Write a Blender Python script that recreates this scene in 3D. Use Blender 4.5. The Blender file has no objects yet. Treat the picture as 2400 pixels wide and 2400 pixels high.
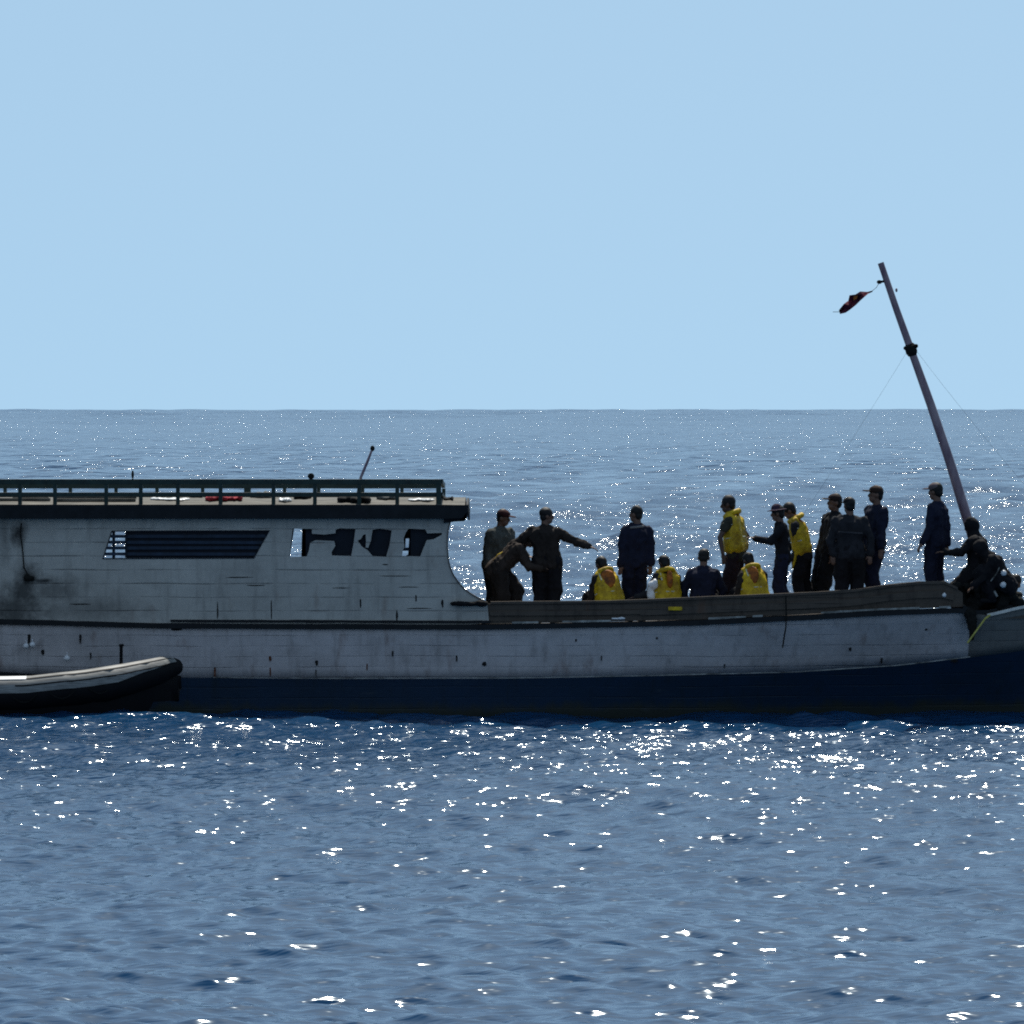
import bpy, bmesh, math, random
import numpy as np
from mathutils import Vector, Matrix, noise
from mathutils.geometry import tessellate_polygon

random.seed(7)
scene = bpy.context.scene
COL = scene.collection

# ------------------------------------------------------------------ camera
DIST = 100.0                      # metres from the lens to the near side of the boat
PXM = 15.0 / 2400.0               # metres per photograph pixel at that distance
HOR = 946.0                       # row of the eye level (the sea horizon dips a little below it)
EYE = (1684.0 - HOR) * PXM        # eye height above the sea
cam_d = bpy.data.cameras.new("camera")
cam = bpy.data.objects.new("camera", cam_d)
COL.objects.link(cam)
cam.location = (0, -DIST, EYE)
cam.rotation_euler = (math.radians(90), 0, 0)
cam_d.sensor_width = 36
cam_d.lens = 36 * DIST / 15.0
cam_d.shift_y = -(1200 - HOR) / 2400.0
cam_d.clip_start = 1
cam_d.clip_end = 40000
scene.camera = cam

# ------------------------------------------------------------------ world, sun, exposure
SUN_EL = math.radians(58)
SUN_AZ = math.radians(6)         # degrees right of straight ahead (the camera looks along +Y)
world = bpy.data.worlds.new("World")
scene.world = world
world.use_nodes = True
wn = world.node_tree
bg = wn.nodes["Background"]
sky = wn.nodes.new("ShaderNodeTexSky")
sky.sky_type = 'NISHITA'
sky.sun_disc = False
sky.sun_elevation = SUN_EL
sky.sun_rotation = SUN_AZ
sky.altitude = 0
sky.air_density = 1.0
sky.dust_density = 0.6
sky.ozone_density = 1.5
# humid tropical air: the pale blue band sits right down on the horizon
w_tc = wn.nodes.new("ShaderNodeTexCoord")
w_up = wn.nodes.new("ShaderNodeVectorMath"); w_up.operation = 'ADD'; w_up.inputs[1].default_value = (0, 0, 0.34)
w_nm = wn.nodes.new("ShaderNodeVectorMath"); w_nm.operation = 'NORMALIZE'
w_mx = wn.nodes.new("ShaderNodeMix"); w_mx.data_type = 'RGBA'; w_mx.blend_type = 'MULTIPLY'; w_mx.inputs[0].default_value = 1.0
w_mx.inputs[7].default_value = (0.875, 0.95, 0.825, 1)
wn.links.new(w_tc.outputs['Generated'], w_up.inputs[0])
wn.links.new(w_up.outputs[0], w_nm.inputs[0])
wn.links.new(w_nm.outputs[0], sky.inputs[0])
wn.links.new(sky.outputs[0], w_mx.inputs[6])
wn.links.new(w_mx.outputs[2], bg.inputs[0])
# sky behind the viewer brightened and warmed as added fill for shaded sides
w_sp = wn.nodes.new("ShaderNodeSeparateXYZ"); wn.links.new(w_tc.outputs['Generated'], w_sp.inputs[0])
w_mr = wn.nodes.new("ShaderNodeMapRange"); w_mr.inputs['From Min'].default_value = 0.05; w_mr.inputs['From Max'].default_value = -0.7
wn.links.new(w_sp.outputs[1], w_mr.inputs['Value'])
w_fill = wn.nodes.new("ShaderNodeMix"); w_fill.data_type = 'RGBA'
w_fill.inputs[6].default_value = (0.875, 0.95, 0.825, 1); w_fill.inputs[7].default_value = (1.7, 1.48, 1.18, 1)
wn.links.new(w_mr.outputs[0], w_fill.inputs[0]); wn.links.new(w_fill.outputs[2], w_mx.inputs[7])
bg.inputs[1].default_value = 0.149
sun_d = bpy.data.lights.new("sun", 'SUN')
sun_d.energy = 4.8
sun_d.angle = math.radians(0.6)
sun_d.color = (1.0, 0.96, 0.88)
sun = bpy.data.objects.new("sun", sun_d)
COL.objects.link(sun)
sdir = Vector((math.sin(SUN_AZ) * math.cos(SUN_EL), math.cos(SUN_AZ) * math.cos(SUN_EL), math.sin(SUN_EL)))
sun.rotation_euler = (-sdir).to_track_quat('-Z', 'Y').to_euler()
sun.location = sdir * 60

scene.view_settings.view_transform = 'Standard'
scene.view_settings.look = 'None'
scene.view_settings.exposure = 0.0
scene.view_settings.gamma = 1.0
scene.render.engine = 'CYCLES'
scene.cycles.use_denoising = False
scene.cycles.sample_clamp_direct = 0
scene.cycles.sample_clamp_indirect = 6
scene.cycles.max_bounces = 6
scene.cycles.filter_width = 1.9
scene.cycles.use_adaptive_sampling = False


# ------------------------------------------------------------------ helpers
def at(px, py, y=0.0):
    """Point at depth y that the photograph shows at (px, py)."""
    k = (DIST + y) / DIST
    return Vector(((px - 1200) * PXM * k, y, EYE - (py - HOR) * PXM * k))


def tag(o, label=None, cat=None, group=None, kind=None):
    if label: o['label'] = label
    if cat: o['category'] = cat
    if group: o['group'] = group
    if kind: o['kind'] = kind
    return o


def empty(name, loc):
    o = bpy.data.objects.new(name, None)
    COL.objects.link(o)
    o.empty_display_size = 0.2
    o.location = loc
    return o


def link_mesh(name, me, mat=None, parent=None):
    o = bpy.data.objects.new(name, me)
    COL.objects.link(o)
    if mat: me.materials.append(mat)
    if parent is not None:
        o.parent = parent
        o.location = -world_loc(parent)
    return o


def world_loc(o):
    v = Vector(o.location)
    while o.parent:
        o = o.parent
        v += Vector(o.location)
    return v


class MB:
    """Collects geometry in world coordinates for ONE mesh object."""
    def __init__(s): s.v = []; s.f = []
    def add(s, vs, fs):
        n = len(s.v); s.v += [tuple(v) for v in vs]; s.f += [tuple(i + n for i in f) for f in fs]; return s
    def box(s, a, b):
        (x0, y0, z0), (x1, y1, z1) = a, b
        return s.add([(x0, y0, z0), (x1, y0, z0), (x1, y1, z0), (x0, y1, z0), (x0, y0, z1), (x1, y0, z1), (x1, y1, z1), (x0, y1, z1)],
                     [(0, 3, 2, 1), (4, 5, 6, 7), (0, 1, 5, 4), (1, 2, 6, 5), (2, 3, 7, 6), (3, 0, 4, 7)])
    def tube(s, pts, r, n=10, cap=True):
        pts = [Vector(p) for p in pts]
        rs = r if isinstance(r, (list, tuple)) else [r] * len(pts)
        up = Vector((0.13, 0.31, 1)).normalized()
        vs, fs = [], []
        for i, p in enumerate(pts):
            t = (pts[min(i + 1, len(pts) - 1)] - pts[max(i - 1, 0)]).normalized()
            a = t.cross(up)
            if a.length < 1e-3: a = t.cross(Vector((1, 0, 0)))
            a.normalize(); b = t.cross(a).normalized()
            for k in range(n):
                th = 2 * math.pi * k / n
                vs.append(p + (a * math.cos(th) + b * math.sin(th)) * rs[i])
        for i in range(len(pts) - 1):
            for k in range(n):
                k2 = (k + 1) % n
                fs.append((i * n + k, i * n + k2, (i + 1) * n + k2, (i + 1) * n + k))
        if cap:
            fs.append(tuple(range(n))[::-1]); fs.append(tuple(range((len(pts) - 1) * n, len(pts) * n)))
        return s.add(vs, fs)
    def ball(s, c, r, n=10, m=7):
        rx, ry, rz = r if isinstance(r, (list, tuple)) else (r, r, r)
        c = Vector(c); vs = [c + Vector((0, 0, rz))]; fs = []
        for i in range(1, m):
            ph = math.pi * i / m
            for k in range(n):
                th = 2 * math.pi * k / n
                vs.append(c + Vector((rx * math.sin(ph) * math.cos(th), ry * math.sin(ph) * math.sin(th), rz * math.cos(ph))))
        vs.append(c - Vector((0, 0, rz)))
        for k in range(n): fs.append((0, 1 + k, 1 + (k + 1) % n))
        for i in range(m - 2):
            for k in range(n):
                a = 1 + i * n + k; b = 1 + i * n + (k + 1) % n
                fs.append((a, a + n, b + n, b))
        L = len(vs) - 1; o = 1 + (m - 2) * n
        for k in range(n): fs.append((o + k, L, o + (k + 1) % n))
        return s.add(vs, fs)
    def strip(s, rows):
        """rows of equal length -> quads between them"""
        n = len(rows[0]); vs = [p for r in rows for p in r]
        fs = [(i * n + k, i * n + k + 1, (i + 1) * n + k + 1, (i + 1) * n + k) for i in range(len(rows) - 1) for k in range(n - 1)]
        return s.add(vs, fs)
    def loop_sweep(s, rings):
        """closed cross sections swept along a list, ends capped"""
        n = len(rings[0]); vs = [p for r in rings for p in r]; fs = []
        for i in range(len(rings) - 1):
            for k in range(n):
                k2 = (k + 1) % n
                fs.append((i * n + k, i * n + k2, (i + 1) * n + k2, (i + 1) * n + k))
        fs.append(tuple(range(n))[::-1]); fs.append(tuple(range((len(rings) - 1) * n, len(rings) * n)))
        return s.add(vs, fs)
    def build(s, name, mat, parent=None, smooth=False, bevel=0.0, weld=False):
        me = bpy.data.meshes.new(name)
        me.from_pydata(s.v, [], s.f)
        bm = bmesh.new(); bm.from_mesh(me)
        if weld: bmesh.ops.remove_doubles(bm, verts=bm.verts, dist=1e-5)
        bmesh.ops.recalc_face_normals(bm, faces=bm.faces)
        if bevel:
            es = [e for e in bm.edges if len(e.link_faces) == 2 and e.calc_face_angle(0) > 0.6]
            bmesh.ops.bevel(bm, geom=es, offset=bevel, segments=2, affect='EDGES', profile=0.6)
        bm.to_mesh(me); bm.free()
        if smooth:
            me.shade_smooth()
            try: me.set_sharp_from_angle(angle=0.7)
            except Exception: pass
        return link_mesh(name, me, mat, parent)


def nodes_of(name):
    m = bpy.data.materials.new(name); m.use_nodes = True
    return m, m.node_tree, m.node_tree.nodes["Principled BSDF"]


def mat_plain(name, col, rough=0.7, spec=0.3, var=0.35, scale=6.0, bump=0.0, col2=None, metal=0.0, sheen=0.0, stretch=(1, 1, 1)):
    """Base colour broken up by two noises; optional bump."""
    m, nt, p = nodes_of(name)
    L = nt.links.new
    tc = nt.nodes.new("ShaderNodeTexCoord"); mp = nt.nodes.new("ShaderNodeMapping")
    mp.inputs['Scale'].default_value = stretch
    L(tc.outputs['Object'], mp.inputs[0])
    nz = nt.nodes.new("ShaderNodeTexNoise"); nz.inputs['Scale'].default_value = scale; nz.inputs['Detail'].default_value = 6; nz.inputs['Roughness'].default_value = 0.65
    L(mp.outputs[0], nz.inputs['Vector'])
    cr = nt.nodes.new("ShaderNodeValToRGB")
    c = Vector(col); d = Vector(col2) if col2 else c * (1 - var)
    cr.color_ramp.elements[0].position = 0.32; cr.color_ramp.elements[1].position = 0.66
    cr.color_ramp.elements[0].color = (*d, 1); cr.color_ramp.elements[1].color = (*c, 1)
    L(nz.outputs['Fac'], cr.inputs[0]); L(cr.outputs[0], p.inputs['Base Color'])
    p.inputs['Roughness'].default_value = rough
    p.inputs['Specular IOR Level'].default_value = spec
    p.inputs['Metallic'].default_value = metal
    if sheen: p.inputs['Sheen Weight'].default_value = sheen
    if bump:
        b = nt.nodes.new("ShaderNodeBump"); b.inputs['Strength'].default_value = bump; b.inputs['Distance'].default_value = 0.02
        L(nz.outputs['Fac'], b.inputs['Height']); L(b.outputs[0], p.inputs['Normal'])
    return m

# ------------------------------------------------------------------ the sea: one sheet of real waves out to the horizon
def make_sea():
    rng = np.random.default_rng(11)
    fpx = DIST / 15.0 * 1024
    # distance rings: spaced so that each is about 0.65 of a picture row deeper than the last
    r = [25.0]
    while r[-1] < 8600:
        d = r[-1]
        r.append(d + min(26.0, max(0.035, d * d / (EYE * fpx) * float(np.interp(d, [60, 160, 900, 3000], [0.65, 0.38, 0.25, 0.2])))))
    r = np.array([2.0, 6.0, 12.0, 18.0, 22.0] + r)
    lim = math.radians(5.6)
    fine = np.linspace(-lim, lim, 880)
    side = lim + (np.linspace(0, 1, 60)[1:] ** 2.2) * (math.pi - lim)
    ang = np.concatenate([-side[::-1], fine, side])
    R, A = np.meshgrid(r, ang, indexing='ij')
    X = R * np.sin(A); Y = -DIST + R * np.cos(A)
    dr = np.gradient(r)[:, None] * np.ones_like(A)
    da = np.abs(np.gradient(ang))[None, :] * R
    Z = np.zeros_like(X); DX = np.zeros_like(X); DY = np.zeros_like(X)
    N = 120
    lam = 0.16 * (34.0 / 0.16) ** (np.arange(N) / (N - 1))
    for i in range(N):
        l = lam[i] * rng.uniform(0.96, 1.04)
        th = rng.normal(0, 0.62) + math.radians(-100)       # run roughly towards the lens
        kx, ky = math.cos(th), math.sin(th)
        k = 2 * math.pi / l
        s = float(np.interp(math.log(l), [math.log(v) for v in (0.16, 0.4, 1.2, 3, 8, 16, 34)], [0.064, 0.078, 0.052, 0.024, 0.012, 0.009, 0.010]))
        a = s / k * rng.uniform(0.6, 1.4)
        sp = dr * abs(ky) + da * abs(kx) + 1e-6              # local grid step seen by this wave
        fade = np.clip((l / sp - 2.2) / 2.0, 0, 1)
        if fade.max() <= 0: continue
        ph = k * (kx * X + ky * Y) + rng.uniform(0, 2 * math.pi)
        # slow gustiness so that patches differ
        g = 0.75 + 0.45 * np.sin(X * rng.uniform(.03, .2) / 1.0 + rng.uniform(0, 6)) * np.sin(Y * rng.uniform(.01, .09) + rng.uniform(0, 6))
        if l < 6: g = g * ((0.94 if l < 0.6 else 0.57) + (0.06 if l < 0.6 else 0.37) * np.clip((Y + 36) / 28, 0, 1))
        a = a * fade * g
        if 1.2 < l < 14: a = a * (0.85 + 1.1 * np.clip((R - 104) / 150, 0, 1))
        c, sn = np.cos(ph), np.sin(ph)
        Z += a * c
        DX -= kx * a * sn * 0.9; DY -= ky * a * sn * 0.9
    # long ocean swell far out, and the curve of the earth
    swell = np.zeros_like(Z)
    for i in range(7):
        l = rng.uniform(70, 210); th = rng.normal(0, 0.7) - 1.3; k = 2 * math.pi / l
        swell += 0.42 * np.cos(k * (math.cos(th) * X + math.sin(th) * Y) + rng.uniform(0, 6.28))
    Z += swell * np.clip((R - 900) / 2200, 0, 1)
    Z -= R * R / (2 * 6371000.0 * 1.15)
    X = X + DX; Y = Y + DY
    nr, na = X.shape
    co = np.stack([X, Y, Z], -1).reshape(-1, 3).astype(np.float32)
    i, j = np.meshgrid(np.arange(nr - 1), np.arange(na - 1), indexing='ij')
    q = np.stack([i * na + j, (i + 1) * na + j, (i + 1) * na + j + 1, i * na + j + 1], -1).reshape(-1, 4)
    # winding so normals point up
    q = q[:, ::-1]
    me = bpy.data.meshes.new("sea")
    me.vertices.add(len(co)); me.vertices.foreach_set("co", co.ravel())
    me.loops.add(q.size); me.loops.foreach_set("vertex_index", q.ravel().astype(np.int32))
    me.polygons.add(len(q)); me.polygons.foreach_set("loop_start", (np.arange(len(q)) * 4).astype(np.int32))
    me.update(calc_edges=True)
    me.polygons.foreach_set("use_smooth", np.ones(len(q), dtype=bool))
    me.update()
    lost = np.clip((dr - 0.25) / 2.2, 0, 1)                  # where the sheet is too coarse to carry the small waves itself
    at_ = me.attributes.new("chop", 'FLOAT', 'POINT'); at_.data.foreach_set("value", lost.ravel().astype(np.float32))
    calm = np.clip((Y + 36) / 24, 0, 1)
    at2 = me.attributes.new("gust", 'FLOAT', 'POINT'); at2.data.foreach_set("value", ((0.42 + 0.58 * calm) * (1 - 0.5 * lost)).ravel().astype(np.float32))
    m, nt, p = nodes_of("sea_water")
    L = nt.links.new
    p.inputs['Base Color'].default_value = (0.005, 0.041, 0.106, 1)
    p.inputs['Roughness'].default_value = 0.10
    p.inputs['IOR'].default_value = 1.333
    p.inputs['Specular Tint'].default_value = (0.60, 0.86, 1.0, 1)
    tc = nt.nodes.new("ShaderNodeTexCoord")
    atn = nt.nodes.new("ShaderNodeAttribute"); atn.attribute_name = "chop"
    rr = nt.nodes.new("ShaderNodeMapRange"); rr.inputs['To Min'].default_value = 0.11; rr.inputs['To Max'].default_value = 0.13
    L(atn.outputs['Fac'], rr.inputs['Value']); L(rr.outputs[0], p.inputs['Roughness'])
    rs = nt.nodes.new("ShaderNodeMapRange"); rs.inputs['To Min'].default_value = 0.50; rs.inputs['To Max'].default_value = 0.17
    L(atn.outputs['Fac'], rs.inputs['Value']); L(rs.outputs[0], p.inputs['Specular IOR Level'])
    gst = nt.nodes.new("ShaderNodeAttribute"); gst.attribute_name = "gust"
    mp = nt.nodes.new("ShaderNodeMapping"); mp.inputs['Scale'].default_value = (1, 0.7, 1)
    L(tc.outputs['Object'], mp.inputs[0])
    nz = nt.nodes.new("ShaderNodeTexNoise"); nz.inputs['Scale'].default_value = 0.42; nz.inputs['Detail'].default_value = 2
    L(mp.outputs[0], nz.inputs['Vector'])
    prev = nt.nodes.new("ShaderNodeBump"); prev.inputs['Distance'].default_value = 1.7
    L(atn.outputs['Fac'], prev.inputs['Strength']); L(nz.outputs['Fac'], prev.inputs['Height'])
    for sc_, st, dist_, det in ((1.1, (1, 1.0, 1), 0.10, 1), (4.0, (0.8, 1.5, 1), 0.050, 1), (10.0, (0.45, 1.7, 1), 0.027, 1)):
        mp = nt.nodes.new("ShaderNodeMapping"); mp.inputs['Scale'].default_value = st; mp.inputs['Rotation'].default_value = (0, 0, 0.3 + sc_)
        L(tc.outputs['Object'], mp.inputs[0])
        nz = nt.nodes.new("ShaderNodeTexNoise"); nz.inputs['Scale'].default_value = sc_; nz.inputs['Detail'].default_value = det
        nz.inputs['Roughness'].default_value = 0.55
        L(mp.outputs[0], nz.inputs['Vector'])
        b = nt.nodes.new("ShaderNodeBump"); L(gst.outputs['Fac'], b.inputs['Strength']); b.inputs['Distance'].default_value = dist_
        L(nz.outputs['Fac'], b.inputs['Height'])
        if prev: L(prev.outputs[0], b.inputs['Normal'])
        prev = b
    L(prev.outputs[0], p.inputs['Normal'])
    o = link_mesh("sea", me, m)
    tag(o, "choppy blue open sea with bright sun glitter", "sea", kind='structure')
    return o


make_sea()

# ------------------------------------------------------------------ materials of the boat
def mat_planks(name, base, dark, board=0.17, line=0.35, rough=0.75, streak=0.5, rust=0.0, stains=(), scum=None):
    """Painted planking: horizontal seams, rain streaks, blotches and a little rust, all in object space."""
    m, nt, p = nodes_of(name)
    L = nt.links.new; N = nt.nodes.new
    tc = N("ShaderNodeTexCoord"); sep = N("ShaderNodeSeparateXYZ"); L(tc.outputs['Object'], sep.inputs[0])
    def math_(op, a, b=None, c=None):
        n = N("ShaderNodeMath"); n.operation = op
        for i, v in enumerate((a, b, c)):
            if v is None: continue
            if isinstance(v, (int, float)): n.inputs[i].default_value = v
            else: L(v, n.inputs[i])
        return n.outputs[0]
    def noise_(sc, stretch, det=5, rough_=0.6):
        mp = N("ShaderNodeMapping"); mp.inputs['Scale'].default_value = stretch; L(tc.outputs['Object'], mp.inputs[0])
        n = N("ShaderNodeTexNoise"); n.inputs['Scale'].default_value = sc; n.inputs['Detail'].default_value = det; n.inputs['Roughness'].default_value = rough_
        L(mp.outputs[0], n.inputs['Vector']); return n.outputs['Fac']
    def ramp(v, a, b, lo=0.0, hi=1.0):
        n = N("ShaderNodeMapRange"); n.inputs['From Min'].default_value = a; n.inputs['From Max'].default_value = b
        n.inputs['To Min'].default_value = lo; n.inputs['To Max'].default_value = hi; L(v, n.inputs['Value']); return n.outputs[0]
    # seams between boards, wandering a little and fading in and out
    zz = math_('ADD', sep.outputs[2], math_('MULTIPLY', noise_(0.6, (1, 1, 1), 1), 0.05))
    fr = math_('FRACT', math_('DIVIDE', zz, board))
    d = math_('MINIMUM', fr, math_('SUBTRACT', 1.0, fr))
    seam = ramp(d, 0.0, 0.07, 1.0, 0.0)
    seam = math_('MULTIPLY', seam, ramp(noise_(1.3, (1, 1, 3), 3), 0.42, 0.62, 0.1, 1.0))
    butt = None
    blot = ramp(noise_(0.9, (1, 1, 1.6), 6), 0.36, 0.68)
    fine = ramp(noise_(9.0, (1, 1, 1), 6, 0.75), 0.32, 0.7)
    rain = ramp(noise_(7.0, (1, 1, 0.12), 4), 0.52, 0.74)
    k = math_('MULTIPLY', seam, line)
    k = math_('MAXIMUM', k, math_('MULTIPLY', rain, streak))
    k = math_('ADD', math_('MULTIPLY', blot, 0.30), math_('MULTIPLY', k, 0.75))
    k = math_('ADD', k, math_('MULTIPLY', fine, 0.16))
    mx = N("ShaderNodeMix"); mx.data_type = 'RGBA'; L(k, mx.inputs[0])
    mx.inputs[6].default_value = (*base, 1); mx.inputs[7].default_value = (*dark, 1)
    out = mx.outputs[2]
    if rust:
        rk = math_('MULTIPLY', ramp(noise_(3.0, (1, 1, 0.35), 5), 0.60, 0.74), rust)
        m2 = N("ShaderNodeMix"); m2.data_type = 'RGBA'; L(rk, m2.inputs[0]); L(out, m2.inputs[6]); m2.inputs[7].default_value = (0.12, 0.045, 0.02, 1)
        out = m2.outputs[2]
    if stains:
        wob_ = math_('MULTIPLY', math_('SUBTRACT', noise_(5.0, (1, 1, 1), 6, 0.7), 0.5), 2.4)
        tot = None
        for cx, cz, hw, hh, kk in stains:
            dx = math_('DIVIDE', math_('SUBTRACT', sep.outputs[0], cx), hw); dz = math_('DIVIDE', math_('SUBTRACT', sep.outputs[2], cz), hh)
            q = math_('SQRT', math_('ADD', math_('MULTIPLY', dx, dx), math_('MULTIPLY', dz, dz)))
            v = math_('MULTIPLY', ramp(math_('ADD', q, wob_), 1.5, 0.3, 0.0, 1.0), kk)
            tot = v if tot is None else math_('MAXIMUM', tot, v)
        m3 = N("ShaderNodeMix"); m3.data_type = 'RGBA'; L(math_('MULTIPLY', tot, 0.93), m3.inputs[0]); L(out, m3.inputs[6]); m3.inputs[7].default_value = (0.016, 0.018, 0.018, 1)
        out = m3.outputs[2]
    if scum:
        sk = ramp(math_('ADD', sep.outputs[2], math_('MULTIPLY', math_('SUBTRACT', noise_(2.5, (1, 1, .5), 6, .7), .5), .45)), 0.24, 0.10, 0.0, 0.85)
        m4 = N("ShaderNodeMix"); m4.data_type = 'RGBA'; L(sk, m4.inputs[0]); L(out, m4.inputs[6]); m4.inputs[7].default_value = (*scum, 1)
        out = m4.outputs[2]
        sc2 = math_('MULTIPLY', ramp(noise_(1.7, (1, 1, 5), 6, .75), .60, .72), .35)
        m5 = N("ShaderNodeMix"); m5.data_type = 'RGBA'; L(sc2, m5.inputs[0]); L(out, m5.inputs[6]); m5.inputs[7].default_value = (.06, .075, .09, 1)
        out = m5.outputs[2]
    L(out, p.inputs['Base Color'])
    p.inputs['Roughness'].default_value = rough; p.inputs['Specular IOR Level'].default_value = 0.25
    b = N("ShaderNodeBump"); b.inputs['Strength'].default_value = 0.6; b.inputs['Distance'].default_value = 0.012
    L(math_('SUBTRACT', math_('MULTIPLY', fine, 0.25), seam), b.inputs['Height']); L(b.outputs[0], p.inputs['Normal'])
    return m


M = {}
# soot and dirt marks on the cabin wall: centre x, centre z, half width, half height, weight
def _pm(px, py, w, h, k): v = at(px, py, 0); return (v.x, v.z, w * PXM, h * PXM, k)
CABIN_STAINS = [_pm(42, 1250, 20, 26, 1.0), _pm(66, 1354, 26, 26, 1.0), _pm(56, 1392, 40, 44, .9), _pm(30, 1432, 90, 40, .85), _pm(100, 1362, 26, 6, 1.0), _pm(120, 1385, 70, 30, .55), _pm(190, 1430, 140, 26, .45), _pm(10, 1250, 14, 60, .5)]
M['white'] = mat_planks('weathered_white_paint', (0.58, 0.54, 0.52), (0.14, 0.13, 0.12), 0.155, 0.60, rust=0.55, streak=0.45)
M['cabin'] = mat_planks('grey_cabin_paint', (0.52, 0.50, 0.44), (0.11, 0.105, 0.095), 0.20, 0.9, rust=0.35, streak=0.40, stains=CABIN_STAINS)
M['brown'] = mat_planks('bare_brown_boards', (0.105, 0.082, 0.062), (0.014, 0.012, 0.011), 0.085, 1.2, streak=0.7, rust=.5)
M['blue'] = mat_planks('dark_blue_bottom_paint', (0.006, 0.026, 0.060), (0.007, 0.016, 0.020), 0.16, 0.5, rough=0.55, streak=0.5, scum=(0.030, 0.034, 0.022))
M['olive'] = mat_planks('dark_olive_bow_paint', (0.21, 0.205, 0.185), (0.07, 0.07, 0.065), 0.16, 0.5, streak=0.4)
M['fascia'] = mat_plain('dark_eave_board', (0.014, 0.017, 0.020), 0.7, 0.2, 0.5, 5)
M['roofing'] = mat_plain('sun_bleached_roof_boards', (0.20, 0.185, 0.155), 0.8, 0.2, 0.5, 2.2, stretch=(1, 4, 1), col2=(0.05, 0.048, 0.042))
M['rail_green'] = mat_plain('worn_green_rail_paint', (0.020, 0.044, 0.038), 0.55, 0.3, 0.5, 9)
M['rub'] = mat_plain('tarred_rubbing_strake', (0.010, 0.012, 0.014), 0.6, 0.25, 0.5, 7)
M['trim'] = mat_plain('flaking_white_trim', (0.42, 0.42, 0.38), 0.7, 0.2, 0.6, 4, col2=(0.05, 0.045, 0.035), stretch=(1, 1, 1))
M['slat'] = mat_plain('dark_blue_slats', (0.016, 0.034, 0.062), 0.6, 0.25, 0.5, 8)
M['panel'] = mat_plain('blue_black_panel', (0.005, 0.010, 0.020), 0.6, 0.25, 0.4, 8)
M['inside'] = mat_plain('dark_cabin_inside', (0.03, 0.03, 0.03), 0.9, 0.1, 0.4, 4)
M['deck'] = mat_planks('grey_brown_deck', (0.11, 0.09, 0.07), (0.03, 0.03, 0.03), 0.2, 0.1)
M['mast'] = mat_plain('bare_bamboo_pole', (0.34, 0.25, 0.26), 0.5, 0.4, 0.5, 7, col2=(0.15, 0.09, 0.12), stretch=(1, 1, 0.3))
M['pale'] = mat_plain('pale_edge_paint', (0.72, 0.70, 0.62), 0.7, 0.2, 0.4, 6)
M['black'] = mat_plain('black_cloth', (0.012, 0.012, 0.013), 0.85, 0.15, 0.5, 12)
M['rope_dark'] = mat_plain('tarred_rope', (0.018, 0.018, 0.016), 0.9, 0.1, 0.5, 25, bump=0.4)
M['rust'] = mat_plain('rust_stain', (0.17, 0.055, 0.022), 0.85, 0.1, 0.6, 14, col2=(0.05, 0.02, 0.012))
M['grime'] = mat_plain('black_grime', (0.022, 0.022, 0.022), 0.85, 0.1, 0.5, 14)
M['white_gear'] = mat_plain('white_plastic', (0.78, 0.78, 0.76), 0.35, 0.5, 0.1, 10)
M['yellow_rope'] = mat_plain('yellow_rope', (0.55, 0.50, 0.12), 0.7, 0.2, 0.35, 30)
M['yellow'] = mat_plain('yellow_vest_fabric', (0.74, 0.50, 0.012), 0.6, 0.3, 0.3, 7, col2=(0.26, 0.15, 0.008))
M['orange'] = mat_plain('orange_vest_panel', (0.52, 0.14, 0.008), 0.6, 0.3, 0.4, 11, col2=(0.07, 0.028, 0.008))
M['tape'] = mat_plain('pale_reflective_tape', (0.62, 0.60, 0.42), 0.4, 0.5, 0.2, 20)
M['grey_cloth'] = mat_plain('grey_canvas', (0.16, 0.16, 0.15), .85, .1, .5, 9)
M['red'] = mat_plain('faded_red_cloth', (0.42, 0.035, 0.05), 0.8, 0.2, 0.5, 12)

HEEL = 0.030                      # the boat lies over a little, away from the camera
YC = 1.8                          # its centre line


def curve(tab):
    xs = [a for a, _ in tab]; ys = [b for _, b in tab]
    return lambda x: float(np.interp(x, xs, ys))


hb_rail = curve([(-2600, 1.2), (-1900, 1.5), (-1000, 1.78), (-400, 1.8), (1400, 1.8), (1700, 1.76), (1900, 1.68), (2100, 1.52), (2260, 1.30), (2400, 1.02), (2520, .70), (2640, .32), (2720, .04)])
hb_water = curve([(-2600, 1.0), (-1900, 1.3), (-1000, 1.6), (-400, 1.66), (1000, 1.62), (1300, 1.52), (1600, 1.30), (1900, .98), (2150, .62), (2300, .36), (2400, .20), (2470, .07), (2520, .02), (2720, .02)])
G = curve([(-2600, 1380), (-900, 1404), (0, 1408), (1140, 1410), (1400, 1408), (1500, 1405), (1660, 1398), (1900, 1388), (2000, 1382), (2080, 1371), (2160, 1363), (2230, 1362), (2262, 1385), (2300, 1425), (2400, 1418), (2560, 1395), (2720, 1365)])
RL = curve([(-2600, 1430), (-900, 1452), (0, 1457), (400, 1467), (1140, 1470), (1640, 1460), (1900, 1447), (2050, 1438), (2270, 1430), (2300, 1446), (2330, 1441), (2400, 1424), (2560, 1400), (2720, 1370)])
WL = curve([(-2600, 1560), (-900, 1574), (0, 1578), (430, 1589), (800, 1592), (1200, 1591), (1490, 1586), (1863, 1577), (2112, 1561), (2290, 1540), (2400, 1526), (2560, 1500), (2720, 1470)])


def zpx(py, y):
    return EYE - (py - HOR) * PXM * (DIST + y) / DIST


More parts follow.
